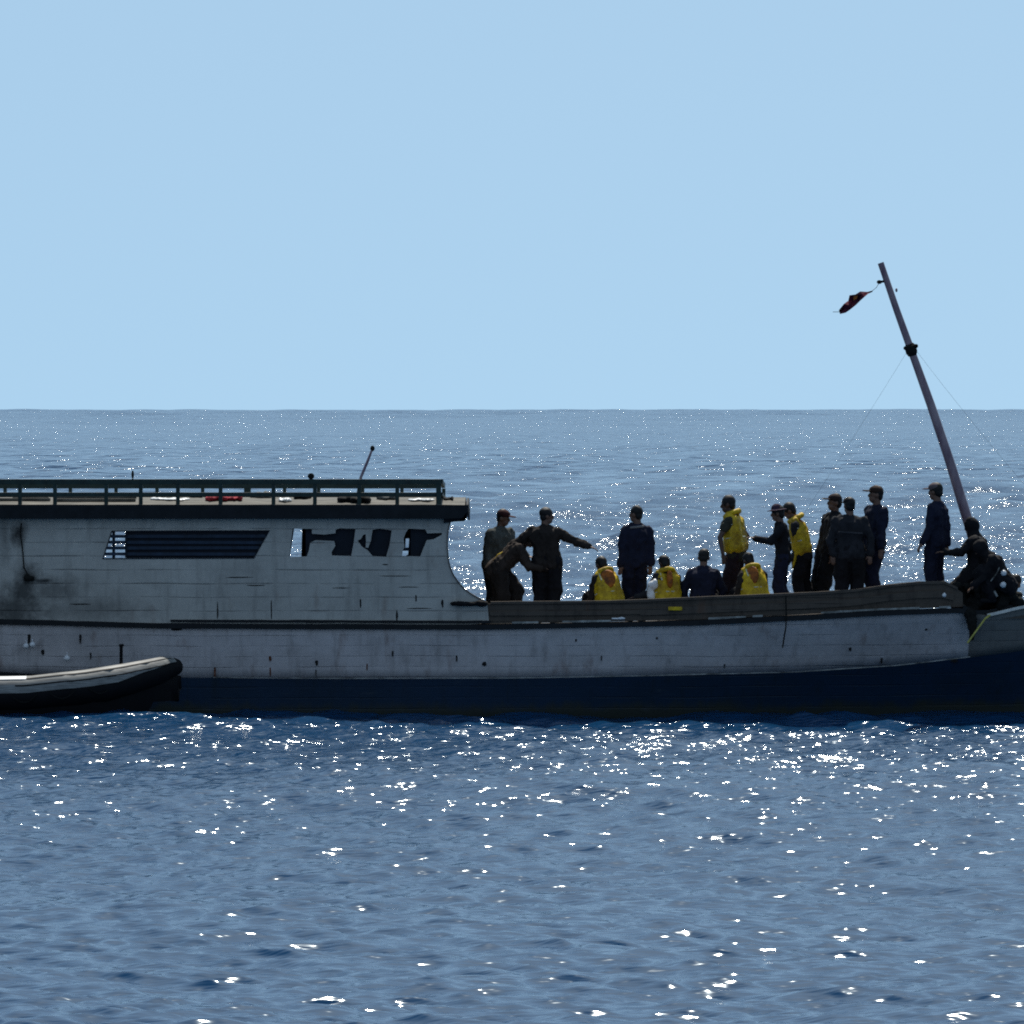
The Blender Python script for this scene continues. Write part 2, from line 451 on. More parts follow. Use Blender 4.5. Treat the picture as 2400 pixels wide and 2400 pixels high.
def section(px):
    """near-side points of one hull frame, from the keel up"""
    x = (px - 1200) * PXM
    hr, hw = hb_rail(px), hb_water(px)
    zr = zpx(RL(px), YC - hr); zw = zpx(WL(px), YC - (hw * .55 + hr * .45))
    out = []
    zr0 = max(zr, 0.3)
    def hb(z):
        t = max(0.0, min(1.0, z / zr0))
        return hw + (hr - hw) * (t ** 1.15)
    lev = [zw * t for t in (0.0, 0.25, 0.5, 0.75, 1.0)] + [zw + (zr - zw) * t for t in (0.2, 0.4, 0.6, 0.8, 1.0)]
    keel = [(0.0, -0.85), (hw * .45, -0.75), (hw * .85, -0.42)]
    pts = [(x, YC - a, z) for a, z in keel]
    pts += [(x, YC - hb(z), z) for z in lev]
    return pts, zw, zr


def mirror(p, heel=True):
    x, y, z = p
    y2 = 2 * YC - y
    return (x, y2, z - HEEL * (y2 - y) if heel else z)


boat = empty("wooden_boat", (0, YC, 0))
tag(boat, "long wooden boat with grey cabin, dark blue bottom and leaning mast, crowded with people", "boat")

pxs = [-2600, -2300, -1900, -1500, -1200] + list(range(-1000, 2721, 40))
secs = [section(p)[0] for p in pxs]
NB = 8                                             # points keel..paint line
# bottom: keel to the paint line, both sides, one skin
mb = MB()
rows = []
for s in secs:
    near = s[:NB]; far = [mirror(p) for p in near][::-1]
    rows.append(far + near[1:])
mb.strip(rows)
mb.add(rows[0], [tuple(range(len(rows[0])))])
mb.build("hull", M['blue'], boat, smooth=True)


def skin(idx, name, mat, lo, hi, off=0.0):
    mb = MB()
    for far in (False, True):
        rws = []
        for i in idx:
            r = secs[i][lo:hi]
            if off:
                r = [(x, y - off, z) for x, y, z in r]
            rws.append([mirror(p) for p in r] if far else r)
        mb.strip(rws)
    o = mb.build(name, mat, boat, smooth=True)
    md = o.modifiers.new("thickness", 'SOLIDIFY'); md.thickness = 0.035; md.offset = -1
    return o


i_bow = min(range(len(pxs)), key=lambda i: abs(pxs[i] - 2280))
skin(range(0, i_bow + 1), "topside", M['white'], NB - 1, 13)
skin(range(i_bow, len(pxs)), "bow_planking", M['olive'], NB - 1, 13, 0.004)

# transom
mb = MB(); s = secs[0]; mb.add(s[NB - 1:] + [mirror(p) for p in s[NB - 1:]][::-1], [tuple(range(2 * len(s[NB - 1:])))]); mb.build("transom", M['white'], boat)


def side_pt(px, py, dy=0.0, y=None):
    yy = (YC - hb_rail(px)) if y is None else y
    v = at(px, py, yy + dy); v.x = (px - 1200) * PXM
    return v


def ribbon(name, mat, px0, px1, top, bot, thick, dy, parent=boat, step=30, far=True, bevel=0.0, smooth=False):
    """a board that follows the boat's side between two photographed lines"""
    n = max(2, int((px1 - px0) / step) + 1)
    ps = [px0 + (px1 - px0) * i / (n - 1) for i in range(n)]
    for f in ((False, True) if far else (False,)):
        rings = []; mb = MB()
        for p in ps:
            a = side_pt(p, top(p), dy); b = side_pt(p, bot(p), dy)
            ring = [(a.x, a.y, a.z), (a.x, a.y + thick, a.z), (b.x, b.y + thick, b.z), (b.x, b.y, b.z)]
            rings.append([mirror(q) for q in ring] if f else ring)
        mb.loop_sweep(rings)
        o = mb.build(name, mat, parent, bevel=bevel, smooth=smooth)
    return o


wob = lambda p, a=1.5: a * noise.noise(Vector((p * .013, 3.1, 0))) + a * .6 * noise.noise(Vector((p * .06, 9.1, 0)))
ribbon("bulwark", M['brown'], 1128, 2262, lambda p: G(p) + 5 + wob(p, 1), lambda p: RL(p) - 8, 0.05, 0.02)
ribbon("cap_rail", M['brown'], 1150, 2250, lambda p: G(p) + wob(p, 1.0), lambda p: G(p) + 6, 0.11, -0.012)
ribbon("board", M['brown'], 1148, 1800, lambda p: G(p) + 24 + wob(p), lambda p: G(p) + 34 + wob(p + 40), 0.03, -0.008)
ribbon("board", M['brown'], 1500, 2240, lambda p: G(p) + 22 + wob(p), lambda p: G(p) + 38 + wob(p + 70), 0.03, -0.012)
ribbon("rubbing_strake", M['rub'], -2500, 2275, lambda p: RL(p) - 6 + wob(p), lambda p: RL(p) + 6 + wob(p + 300, 1.2), 0.08, -0.045)
ribbon("rubbing_strake", M['rub'], 400, 1150, lambda p: RL(p) - 15 + wob(p + 90), lambda p: RL(p) - 9 + wob(p), 0.05, -0.03, far=False)
for a, b in ((1200, 1262), (1318, 1432), (1660, 1748), (1764, 1788), (1925, 2158), (2205, 2232)):
    ribbon("flaked_trim", M['trim'], a, b, lambda p: RL(p) - 11.5 + wob(p, 1.2), lambda p: RL(p) - 7 + wob(p + 50, 1), 0.03, -0.055, far=False, step=12)
ribbon("paint_edge", M['trim'], 500, 2280, lambda p: WL(p) - 3.0 + wob(p, 1.2), lambda p: WL(p) - 1.0, 0.02, -0.004 + 0.0, far=False)
ribbon("bow_rail", M['pale'], 2320, 2700, lambda p: RL(p) - 4, lambda p: RL(p) + 3, 0.10, -0.09)
ribbon("bow_cap", M['rub'], 2262, 2700, lambda p: RL(p) - 12, lambda p: RL(p) - 3.2, 0.10, -0.02)

# deck
def deck_z(x, y):
    px = x / PXM + 1200
    return side_pt(px, min(G(px), 1412) + (52 if px < 2230 else 30)).z - HEEL * max(0, y - (YC - hb_rail(px)))
mb = MB(); rws = []
for p in list(range(-2500, 2641, 60)):
    hb = hb_rail(p) - 0.06; x = (p - 1200) * PXM
    rws.append([(x, YC + hb * t, deck_z(x, YC + hb * t)) for t in (-1, -.5, 0, .5, 1)])
mb.strip(rws); dk = mb.build("deck", M['deck'], boat)
md = dk.modifiers.new("thickness", 'SOLIDIFY'); md.thickness = 0.05
# bench the seated people use
def bench_top(x):
    return deck_z(x, 1.1) + 0.16
mb = MB(); rings = []
for p in range(1370, 1851, 40):
    x = (p - 1200) * PXM; z = bench_top(x)
    rings.append([(x, .72, z), (x, 1.5, z - HEEL * .5), (x, 1.5, z - .05 - HEEL * .5), (x, .72, z - .05)])
mb.loop_sweep(rings)
for p in (1380, 1600, 1840):
    x = (p - 1200) * PXM; mb.box((x - .03, .8, deck_z(x, 1) - .02), (x + .03, 1.4, bench_top(x) - .06))
mb.build("bench", M['deck'], boat)

# ------------------------------------------------------------------ cabin
def wall_mesh(outer, holes, thick, name, mat, parent, y, ydir=1, raw=False):
    P = (lambda q: Vector((q[0], y, q[1]))) if raw else (lambda q: at(q[0], q[1], y))
    loops = [[P(q) for q in outer]] + [[P(q) for q in h] for h in holes]
    tris = tessellate_polygon(loops)
    flat = [p for l in loops for p in l]
    n = len(flat)
    vs = flat + [Vector((p.x, p.y + thick * ydir, p.z)) for p in flat]
    fs = [t for t in tris] + [tuple(n + i for i in t[::-1]) for t in tris]
    k = 0
    for l in loops:
        for i in range(len(l)):
            a = k + i; b = k + (i + 1) % len(l)
            fs.append((a, b, n + b, n + a))
        k += len(l)
    mb = MB(); mb.add(vs, fs); return mb.build(name, mat, parent)


louv = [(263, 1246), (629, 1245), (594, 1307), (243, 1308)]
winA = [(686, 1239), (731, 1240), (731, 1251), (760, 1253), (786, 1250), (787, 1241), (797, 1238), (833, 1240), (829, 1272), (823, 1303), (778, 1302), (777, 1294), (786, 1279), (783, 1268), (740, 1266), (727, 1272), (724, 1290), (719, 1304), (678, 1306)]
winC = [(838, 1267), (846, 1263), (851, 1254), (857, 1252), (858, 1268), (857, 1283), (863, 1284), (869, 1268), (873, 1242), (889, 1239), (918, 1243), (913, 1277), (905, 1305), (873, 1303), (862, 1290), (848, 1281)]
winD = [(958, 1239), (997, 1241), (1001, 1250), (1035, 1249), (1036, 1253), (1016, 1264), (1000, 1266), (993, 1283), (985, 1304), (942, 1303), (944, 1291), (948, 1282), (946, 1262), (951, 1248)]
edge = [(1056, 1224), (1052, 1238), (1049.5, 1256), (1049, 1284), (1052, 1315), (1056, 1330), (1062, 1345), (1074, 1363), (1088, 1379), (1104, 1391), (1122, 1401), (1142, 1411)]
outer = [(-1000, 1194), (1058, 1194)] + edge + [(1146, 1459)] + [(p, RL(p) - 5) for p in range(1100, -1001, -100)]
wall_mesh(outer, [louv, winA, winC, winD], 0.05, "cabin_wall", M['cabin'], boat, 0.0)
farh = [[(226, 1236), (295, 1236), (295, 1318), (226, 1318)],
        [(690, 1234), (708, 1234), (706, 1312), (678, 1312)],
        [(951, 1262), (959, 1262), (957.5, 1283), (950, 1284)],
        [(938, 1291), (951, 1288), (957, 1291), (956, 1300), (938, 1310)]]
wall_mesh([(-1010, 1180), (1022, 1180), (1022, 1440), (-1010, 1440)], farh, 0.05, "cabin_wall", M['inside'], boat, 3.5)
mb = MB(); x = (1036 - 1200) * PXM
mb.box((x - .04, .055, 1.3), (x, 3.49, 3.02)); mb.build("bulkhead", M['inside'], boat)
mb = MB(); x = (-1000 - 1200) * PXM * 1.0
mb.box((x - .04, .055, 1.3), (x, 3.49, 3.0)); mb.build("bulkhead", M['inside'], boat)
# pale rim board along the swept edge
mb = MB()
pts = [at(p[0] + .8, p[1], 0.02) for p in edge]
rings = []
for i, p in enumerate(pts):
    t = (pts[min(i + 1, len(pts) - 1)] - pts[max(i - 1, 0)]).normalized(); nrm = Vector((-t.z, 0, t.x)) * -1
    a = p + nrm * .016
    rings.append([(a.x, -.02, a.z), (a.x, .075, a.z), (p.x, .075, p.z), (p.x, -.02, p.z)])
mb.loop_sweep(rings); mb.build("edge_board", M['brown'], boat)

# slatted window
win = MB()
def frame_of(poly, w=0.018, y0=-0.014, y1=0.004):
    mb = MB(); P = [at(q[0], q[1], 0) for q in poly]; n = len(P)
    c = sum(P, Vector()) / n
    rings_o = []
    for i in range(n):
        a, b, cc = P[i - 1], P[i], P[(i + 1) % n]
        d1 = (b - a).normalized(); d2 = (cc - b).normalized()
        n1 = Vector((-d1.z, 0, d1.x)); n2 = Vector((-d2.z, 0, d2.x)); nn = (n1 + n2)
        nn = nn.normalized() * w / max(.5, math.cos(n1.angle(n2) / 2)) if nn.length > 1e-6 else n1 * w
        if nn.dot(b - c) < 0 and n == 4: nn = -nn
        rings_o.append(b + nn)
    for i in range(n):
        j = (i + 1) % n
        mb.loop_sweep([[(P[i].x, y0, P[i].z), (P[i].x, y1, P[i].z), (rings_o[i].x, y1, rings_o[i].z), (rings_o[i].x, y0, rings_o[i].z)],
                       [(P[j].x, y0, P[j].z), (P[j].x, y1, P[j].z), (rings_o[j].x, y1, rings_o[j].z), (rings_o[j].x, y0, rings_o[j].z)]])
    return mb
lw = frame_of(louv, 0.014, -0.008, -0.001).build("slatted_window", M['panel'], boat)
for k, py in enumerate((1257.2, 1270.8, 1284.6, 1298.2)):
    t0 = (py - 1246) / 62
    xl = 263 - 20 * t0; xr = 629 - 35 * t0
    a = at(xl, py - 3.6, .012); b = at(xr, py + 3.6, .012)
    sg_ = (.004, -.005, .006, -.003)[k]
    MB().loop_sweep([[(a.x, .004, b.z), (a.x, .016, b.z), (a.x, .030, a.z), (a.x, .020, a.z)], [(b.x, .004, b.z + sg_), (b.x, .016, b.z + sg_), (b.x, .030, a.z + sg_), (b.x, .020, a.z + sg_)]]).build("slat", M['slat'], lw)
MB().box(tuple(at(263, 1310, .036)), tuple(at(270, 1244, .046))).build("mullion", M['panel'], lw)
a = at(296, 1309, 0); b = at(631, 1243, 0)
MB().box((a.x, .052, a.z), (b.x, .07, b.z)).build("shutter", M['panel'], lw)
MB().box((at(293, 0, 0).x, -.006, a.z + .012), (at(298, 0, 0).x, .003, b.z - .02)).build("mullion", M['panel'], lw)
# dark sheets inside the broken windows, standing in for the unlit interior
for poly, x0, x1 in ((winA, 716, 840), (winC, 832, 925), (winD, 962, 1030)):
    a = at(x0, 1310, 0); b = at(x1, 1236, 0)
    MB().box((a.x, .09, a.z), (b.x, .11, b.z)).build("dark_backing", M['panel'], boat)
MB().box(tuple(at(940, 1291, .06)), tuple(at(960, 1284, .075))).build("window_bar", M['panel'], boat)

# roof with camber, eave boards
def roof_z(y, base): return base + 0.15 * (1 - ((y - 1.8) / 1.95) ** 2) - HEEL * y
zt = zpx(1184, -0.12); base = zt - HEEL * .12 - 0.004
mb = MB(); ys = [-0.12 + 3.84 * i / 12 for i in range(13)]
rws = [[(x, y, roof_z(y, base)) for y in ys] for x in ((-1000 - 1200) * PXM, -5, 0, (1090 - 1200) * PXM)]
rws[2] = [(-2.5, y, roof_z(y, base)) for y in ys]
mb.strip(rws); rf = mb.build("roof", M['roofing'], boat)
md = rf.modifiers.new("thickness", 'SOLIDIFY'); md.thickness = 0.06; md.offset = -1
def fascia(y, dz, s):
    mb = MB(); rings = []
    for px_, top, bot in ((-1000, 1182.5, 1216), (1040, 1183, 1216), (1084, 1183.5, 1214), (1092, 1183.5, 1203), (1098, 1182.5, 1196)):
        a = at(px_, top, -0.13); b = at(px_, bot, -0.13)
        rings.append([(a.x, y, a.z - dz), (a.x, y + s * .035, a.z - dz), (b.x, y + s * .035, b.z - dz), (b.x, y, b.z - dz)])
    mb.loop_sweep(rings); return mb.build("eave_board", M['fascia'], boat)
fascia(-.16, 0, 1); fascia(3.72, HEEL * 3.8, 1)
# soffit between eave and wall
mb = MB(); a = at(-1000, 1213, -.12); b = at(1078, 1219, -.12)
mb.box((a.x, -.122, a.z - .004), (b.x, -.003, a.z + .02)); mb.build("soffit", M['fascia'], boat)
mb = MB(); x = (1093 - 1200) * PXM
mb.strip([[(x, y, roof_z(y, base) - dz) for y in ys] for dz in (.01, .17)]); o = mb.build("eave_board", M['fascia'], boat)
md = o.modifiers.new("thickness", 'SOLIDIFY'); md.thickness = 0.03
# cove board under the eave by the front
MB().loop_sweep([[tuple(at(1040, 1213, y)), tuple(at(1083, 1214, y)), tuple(at(1073, 1222, y)), tuple(at(1040, 1226, y))] for y in (-.05, .06)]).build("bracket", M['fascia'], boat)

# roof railing
rail = empty("roof_railing", (0, 0, 0)); rail.parent = boat; rail.location = -world_loc(boat)
def rbar(name, px0, px1, t, b, y, w=.05, dz=0.0):
    a = at(px0, b, y); c = at(px1, t, y)
    MB().box((a.x, y - w / 2, a.z - dz), (c.x, y + w / 2, c.z - dz)).build(name, M['rail_green'], rail, bevel=.006)
H2 = HEEL * 3.5
rbar("top_rail", -1000, 1034, 1123, 1135.5, 0.0, .06)
rbar("middle_rail", -1000, 1022, 1154, 1164, 0.0, .035)
def far_bar(name, px0, px1, z_t, z_b, w=.05):
    a = at(px0, 0, 3.5).x; c = at(px1, 0, 3.5).x
    MB().box((a, 3.5 - w / 2, z_b), (c, 3.5 + w / 2, z_t)).build(name, M['rail_green'], rail, bevel=.006)
far_bar("top_rail", -1000, 1030, zpx(1123, 0) - H2, zpx(1135, 0) - H2, .06)
far_bar("middle_rail", -1000, 1022, zpx(1154, 0) - H2, zpx(1163, 0) - H2, .035)
for p in [1028, 931, 842, 738, 641, 517, 417, 330, 249, 129, 47] + list(range(-60, -1000, -100)):
    w = 9 if p != 1028 else 12
    a = at(p - w / 2, 1183, 0.0); c = at(p + w / 2, 1135.5, 0.0)
    MB().box((a.x, -.028, a.z - .01), (c.x, .028, c.z)).build("post", M['rail_green'], rail)
for p in [1040, 942, 850, 747, 667, 580, 475, 368, 272, 165, 12] + list(range(-90, -1000, -100)):
    w = 8 if p != 580 else 16
    x0 = at(p - w / 2, 0, 3.5).x; x1 = at(p + w / 2, 0, 3.5).x
    MB().box((x0, 3.472, roof_z(3.5, base) - .02), (x1, 3.528, zpx(1135, 0) - H2)).build("post", M['rail_green'], rail)
x0 = at(1030, 0, 0).x
for t, b in ((1123, 1134), (1154, 1162)):
    MB().loop_sweep([[(x0, .03, zpx(t, 0)), (x0 + .05, .03, zpx(t, 0)), (x0 + .05, .03, zpx(b, 0)), (x0, .03, zpx(b, 0))],
                     [(x0, 3.47, zpx(t, 0) - H2), (x0 + .05, 3.47, zpx(t, 0) - H2), (x0 + .05, 3.47, zpx(b, 0) - H2), (x0, 3.47, zpx(b, 0) - H2)]]).build("end_rail", M['rail_green'], rail)

# stains and scuppers on the side (parts of the boat, a few millimetres proud)
def blotch(px, py, w, h, mat, name, seed=0, y=None, dy=-.004, n=14):
    yy = y if y is not None else YC - hb_rail(px)
    if y is None:
        zr = zpx(RL(px), yy); z = zpx(py, yy); hw, hr = hb_water(px), hb_rail(px)
        yy = YC - (hw + (hr - hw) * max(0, min(1, z / zr)) ** 1.15)
    c = at(px, py, yy + dy); c.x = (px - 1200) * PXM if y is None else c.x
    vs = []
    for k in range(n):
        th = 2 * math.pi * k / n
        rr = 1 + .45 * noise.noise(Vector((math.cos(th) * 1.3 + seed, math.sin(th) * 1.3, seed * .7)))
        vs.append(Vector((c.x + math.cos(th) * w / 2 * PXM * rr, c.y, c.z + math.sin(th) * h / 2 * PXM * rr)))
    vs2 = [v + Vector((0, .02, 0)) for v in vs]
    mb = MB(); mb.loop_sweep([vs, vs2]); return mb.build(name, mat, boat)
for q in ((503, 1570, 5, 42, 'rust'), (633, 1543, 6, 14, 'rust'), (633, 1570, 3, 34, 'rust'), (742, 1553, 7, 14, 'grime'), (740, 1575, 3, 22, 'grime'),
          (212, 1535, 4, 20, 'grime'), (188, 1492, 5, 34, 'grime'), (68, 1492, 7, 40, 'grime'), (100, 1528, 8, 12, 'grime'), (415, 1475, 26, 6, 'grime'),
          (920, 1530, 4, 20, 'grime'), (1135, 1555, 10, 12, 'grime'), (1070, 1540, 4, 26, 'grime'), (1996, 1520, 7, 14, 'grime'), (2072, 1545, 5, 22, 'grime'),
          (2245, 1548, 22, 10, 'grime'), (1350, 1500, 4, 8, 'grime'), (1540, 1495, 5, 8, 'grime'), (2176, 1475, 7, 6, 'grime'), (1700, 1560, 3, 12, 'grime'), (1410, 1540, 3, 16, 'grime'), (860, 1560, 3, 26, 'rust')):
    blotch(q[0], q[1], q[2], q[3], M[q[4]], "rust_streak" if q[4] == 'rust' else "dirt_mark", q[0] * .37)
for q in ((190, 1416, 46, 3), (560, 1353, 60, 2.5), (600, 1372, 40, 2.5),
          (925, 1350, 70, 2), (975, 1402, 4, 18), (985, 1426, 60, 2.5), (1037, 1414, 6, 18), (930, 1445, 5, 30), (845, 1415, 4, 24), (636, 1430, 3, 40), (510, 1432, 3, 40), (800, 1378, 36, 2.2), (960, 1376, 50, 2), (903, 1323, 14, 3)):
    blotch(q[0], q[1], q[2], q[3], M['grime'], "dirt_mark", q[0] * .21, y=0.0, dy=-.003)

# mast
mast_pts = [at(2064, 616, 1.2), at(2100, 722, 1.2), at(2136, 822, 1.25), at(2182, 950, 1.3), at(2226, 1082, 1.4), at(2267, 1216, 1.5), at(2322, 1392, 1.6), at(2338, 1442, 1.62)]
mast = MB().tube(mast_pts, [.046, .050, .056, .064, .070, .078, .084, .086], 14).build("mast", M['mast'], boat, smooth=True)
mc = at(2135, 819, 1.25)
MB().tube([at(2131, 806, 1.25), at(2133, 812, 1.25), at(2137, 826, 1.25), at(2139, 834, 1.25)], [.060, .088, .088, .062], 12).ball(at(2147, 811, 1.2), .032).ball(at(2122, 816, 1.2), .030).build("mast_collar", M['rope_dark'], mast)
MB().ball(at(2061, 661, 1.15), (.040, .035, .030)).tube([at(2061, 661, 1.15), at(2074, 659, 1.2)], .018).build("block", M['rope_dark'], mast)
MB().ball(at(2101, 680, 1.15), (.018, .018, .03)).build("cleat", M['mast'], mast)
def stay(a, b, n=8, sag=.0):
    pts = []
    for i in range(n + 1):
        t = i / n; p = a.lerp(b, t); p.z -= sag * 4 * t * (1 - t); pts.append(p)
    return MB().tube(pts, .0014, 6).build("stay", M['rope_dark'], boat)
stay(at(2126, 824, 1.2), at(1868, 1160, 0.4).lerp(at(1808, 1240, .1), 0) , sag=.06) if False else None
s_end = side_pt(1700, G(1700)); stay(at(2126, 824, 1.2), Vector((s_end.x + .35, .12, s_end.z)), sag=.05)
stay(at(2146, 820, 1.25), Vector(((2640 - 1200) * PXM, YC, zpx(1372, YC))), sag=.10)

# ------------------------------------------------------------------ loose things on and about the boat
def cloth_heap(name, px0, px1, py0, py1, y, mat, label, cat, seed=1, depth=.25, lumps=9, kind=None, parent=None):
    """a crumpled heap: overlapping folded lumps joined into one skin"""
    rnd = random.Random(seed); mb = MB()
    for i in range(lumps):
        t = (i + .5) / lumps
        px_ = px0 + (px1 - px0) * t; hh = (py1 - py0) * rnd.uniform(.6, 1) * PXM
        c = at(px_, py1, y); w = (px1 - px0) * PXM / lumps
        mb.ball((c.x, y + rnd.uniform(-.3, .3) * depth, c.z + hh * .45), (w * rnd.uniform(.9, 1.4), depth * rnd.uniform(.4, .7), hh * .56), 12, 8)
    o = mb.build(name, mat, parent)
    remesh(o, .02, .5, .02, seed)
    if label: tag(o, label, cat)
    return o


def remesh(o, voxel, disp_scale=0.0, disp=0.0, seed=0, smooth_n=4):
    m = o.modifiers.new("r", 'REMESH'); m.mode = 'VOXEL'; m.voxel_size = voxel
    s = o.modifiers.new("s", 'SMOOTH'); s.iterations = smooth_n; s.factor = .5
    dg = bpy.context.evaluated_depsgraph_get(); dg.update()
    me = bpy.data.meshes.new_from_object(o.evaluated_get(dg))
    o.modifiers.clear(); old = o.data; mats = [mm for mm in old.materials]
    o.data = me
    bpy.data.meshes.remove(old)
    if not me.materials:
        for mm in mats: me.materials.append(mm)
    if disp:
        n = len(me.vertices); co = np.empty(n * 3, np.float32); me.vertices.foreach_get("co", co)
        nr = np.empty(n * 3, np.float32); me.vertices.foreach_get("normal", nr)
        co = co.reshape(-1, 3); nr = nr.reshape(-1, 3)
        off = np.array([noise.noise(Vector((c[0] * 9 + seed, c[1] * 9, c[2] * 6 + seed))) + .6 * noise.noise(Vector((c[0] * 23, c[1] * 23 + seed, c[2] * 14))) for c in co.tolist()], np.float32)
        co += nr * np.maximum(off, -0.22)[:, None] * disp
        me.vertices.foreach_set("co", co.ravel())
    me.shade_smooth(); me.update()
    return o


def lying(y): return roof_z(y, base)
def roof_heap(px0, px1, h, y, mat, label, cat, name, seed):
    mb = MB(); rnd = random.Random(seed); n = 7
    for i in range(n):
        px_ = px0 + (px1 - px0) * (i + .5) / n; x = at(px_, 0, y).x; w = (px1 - px0) * PXM / n
        hh = h * rnd.uniform(.6, 1.1)
        mb.ball((x, y + rnd.uniform(-.1, .1), lying(y) + hh * .4), (w * rnd.uniform(.9, 1.3), .14 * rnd.uniform(.7, 1.2), hh * .6), 12, 8)
    o = mb.build(name, mat); remesh(o, .015, 1, .012, seed); tag(o, label, cat); return o
roof_heap(356, 440, .035, .55, M['white_gear'], "flat white cloth lying on the boat roof under the railing", "cloth", "white_cloth", 2)
roof_heap(484, 532, .09, .50, M['red'], "crumpled red cloth on the roof, left of the two red ones", "cloth", "red_cloth", 3)
roof_heap(536, 566, .08, .55, M['red'], "smaller red bundle on the roof beside the crumpled red cloth", "cloth", "red_cloth", 4)
roof_heap(796, 866, .10, .25, M['black'], "dark bundle on the roof edge at the foot of the leaning stick", "bundle", "dark_bundle", 5)
roof_heap(655, 682, .06, .30, M['white_gear'], "small white rag on the roof right of the middle railing post", "cloth", "white_cloth", 6)
roof_heap(958, 1015, .045, .45, M['white_gear'], "pale board on the roof near its front corner", "board", "pale_board", 8)
roof_heap(588, 632, .10, 1.2, M['grey_cloth'], "grey folded tarp on the roof behind the railing, right of the red bundles", "tarp", "grey_tarp", 21)
roof_heap(690, 726, .07, .9, M['black'], "small dark coil on the roof left of the leaning stick", "coil", "dark_coil", 22)
roof_heap(885, 925, .08, .7, M['grey_cloth'], "grey rag pile on the roof right of the dark bundle", "rag pile", "rag_pile", 23)
roof_heap(1040, 1062, .05, .6, M['black'], "little dark lump on the front corner of the roof", "rag", "dark_rag", 24)
roof_heap(446, 474, .06, 1.3, M['black'], "dark rag on the roof between the white cloth and the red cloth", "rag", "dark_rag", 25)
roof_heap(200, 262, .07, 1.7, M['grey_cloth'], "long grey roll lying far back on the roof behind the pale planks", "roll", "grey_roll", 26)
# long pale planks lying on the left of the roof
for k, (p0, p1, yy) in enumerate(((-40, 118, .45), (132, 318, .35), (30, 114, .95), (134, 320, 1.0))):
    a = at(p0, 0, yy).x; b = at(p1, 0, yy).x
    o = MB().box((a, yy - .07, lying(yy) + .002), (b, yy + .07, lying(yy + .07) + .035)).build("plank", M['roofing'], None, bevel=.004)
    tag(o, ("pale plank on the roof at the left picture edge, nearer the rail", "long pale plank on the roof left of the white cloth, nearer the rail",
            "short pale plank on the roof behind the one at the left picture edge", "pale plank on the roof behind the long one left of the white cloth")[k], "plank", "pale planks lying on the boat roof")
# stick leaning on the rail
o = MB().tube([at(838, 1160, .1), at(846, 1118, .06), at(862, 1080, .05), at(872, 1054, .05)], [.02, .022, .020, .016], 8).build("leaning_stick", M['mast']); tag(o, "dark stick with a knobbed top leaning up from the roof railing", "stick")
MB().ball(at(873, 1051, .05), (.034, .03, .042)).build("knob", M['rope_dark'], o)
for px_, py_, w_, h_, lab in ((729, 1116, .05, .045, "small dark knot of rag tied on the top rail left of the stick"), (311, 1112, .02, .06, "thin dark peg standing on the top rail far left")):
    o = MB().ball(at(px_, py_, 0), (w_, .03, h_), 8, 6).tube([at(px_, py_, 0), at(px_, 1124, 0)], w_ * .6, 6).build("rag_knot" if w_ > .03 else "peg", M['rope_dark']); tag(o, lab, "rag" if w_ > .03 else "peg")

# rope hanging over the white side
o = MB().tube([side_pt(1842, 1396, -.05), side_pt(1843, 1440, -.075), side_pt(1842, 1470, -.07), side_pt(1838, 1495, -.02), side_pt(1835, 1518, .02)], .011, 7).build("hanging_rope", M['rope_dark']); tag(o, "dark rope hanging down the white side below the crowd", "rope")
o = MB().tube([at(50, 1226, -.05), at(48, 1250, -.03), at(53, 1290, -.02), at(56, 1330, -.02), at(64, 1345, -.04)], .010, 7).build("hanging_rope", M['rope_dark']); tag(o, "thin dark rope hanging down the grey cabin wall at the left", "rope")
cloth_heap("rope_tangle", 58, 80, 1342, 1362, -.05, M['rope_dark'], "black tangle of rope stuck on the cabin wall at far left", "rope tangle", 12, .05, 6)
# dark bundle where the wing meets the bulwark
cloth_heap("dark_tarp", 1062, 1140, 1404, 1420, -.06, M['black'], "black tarp bundle wedged where the cabin wing meets the bulwark", "tarp", 14, .10, 7)
# small bright things along the bulwark
o = MB().box(tuple(side_pt(1566, 1431, -.06)), tuple(side_pt(1599, 1422, -.03))).build("yellow_strap", M['yellow'], None, bevel=.012); tag(o, "short bright yellow strap lying over the brown bulwark", "strap")
o = cloth_heap("white_rag", 1434, 1462, 1444, 1453, -.06, M['white_gear'], "small white rag caught on the rail below the seated people", "rag", 16, .05, 4)
# yellow line at the bow
o = MB().tube([side_pt(2272, 1507, -.10), side_pt(2288, 1485, -.14), side_pt(2302, 1466, -.15), side_pt(2314, 1450, -.14), side_pt(2326, 1442, -.10)], .014, 8).build("mooring_line", M['yellow_rope']); tag(o, "short yellow mooring line running down the bow planking", "rope")
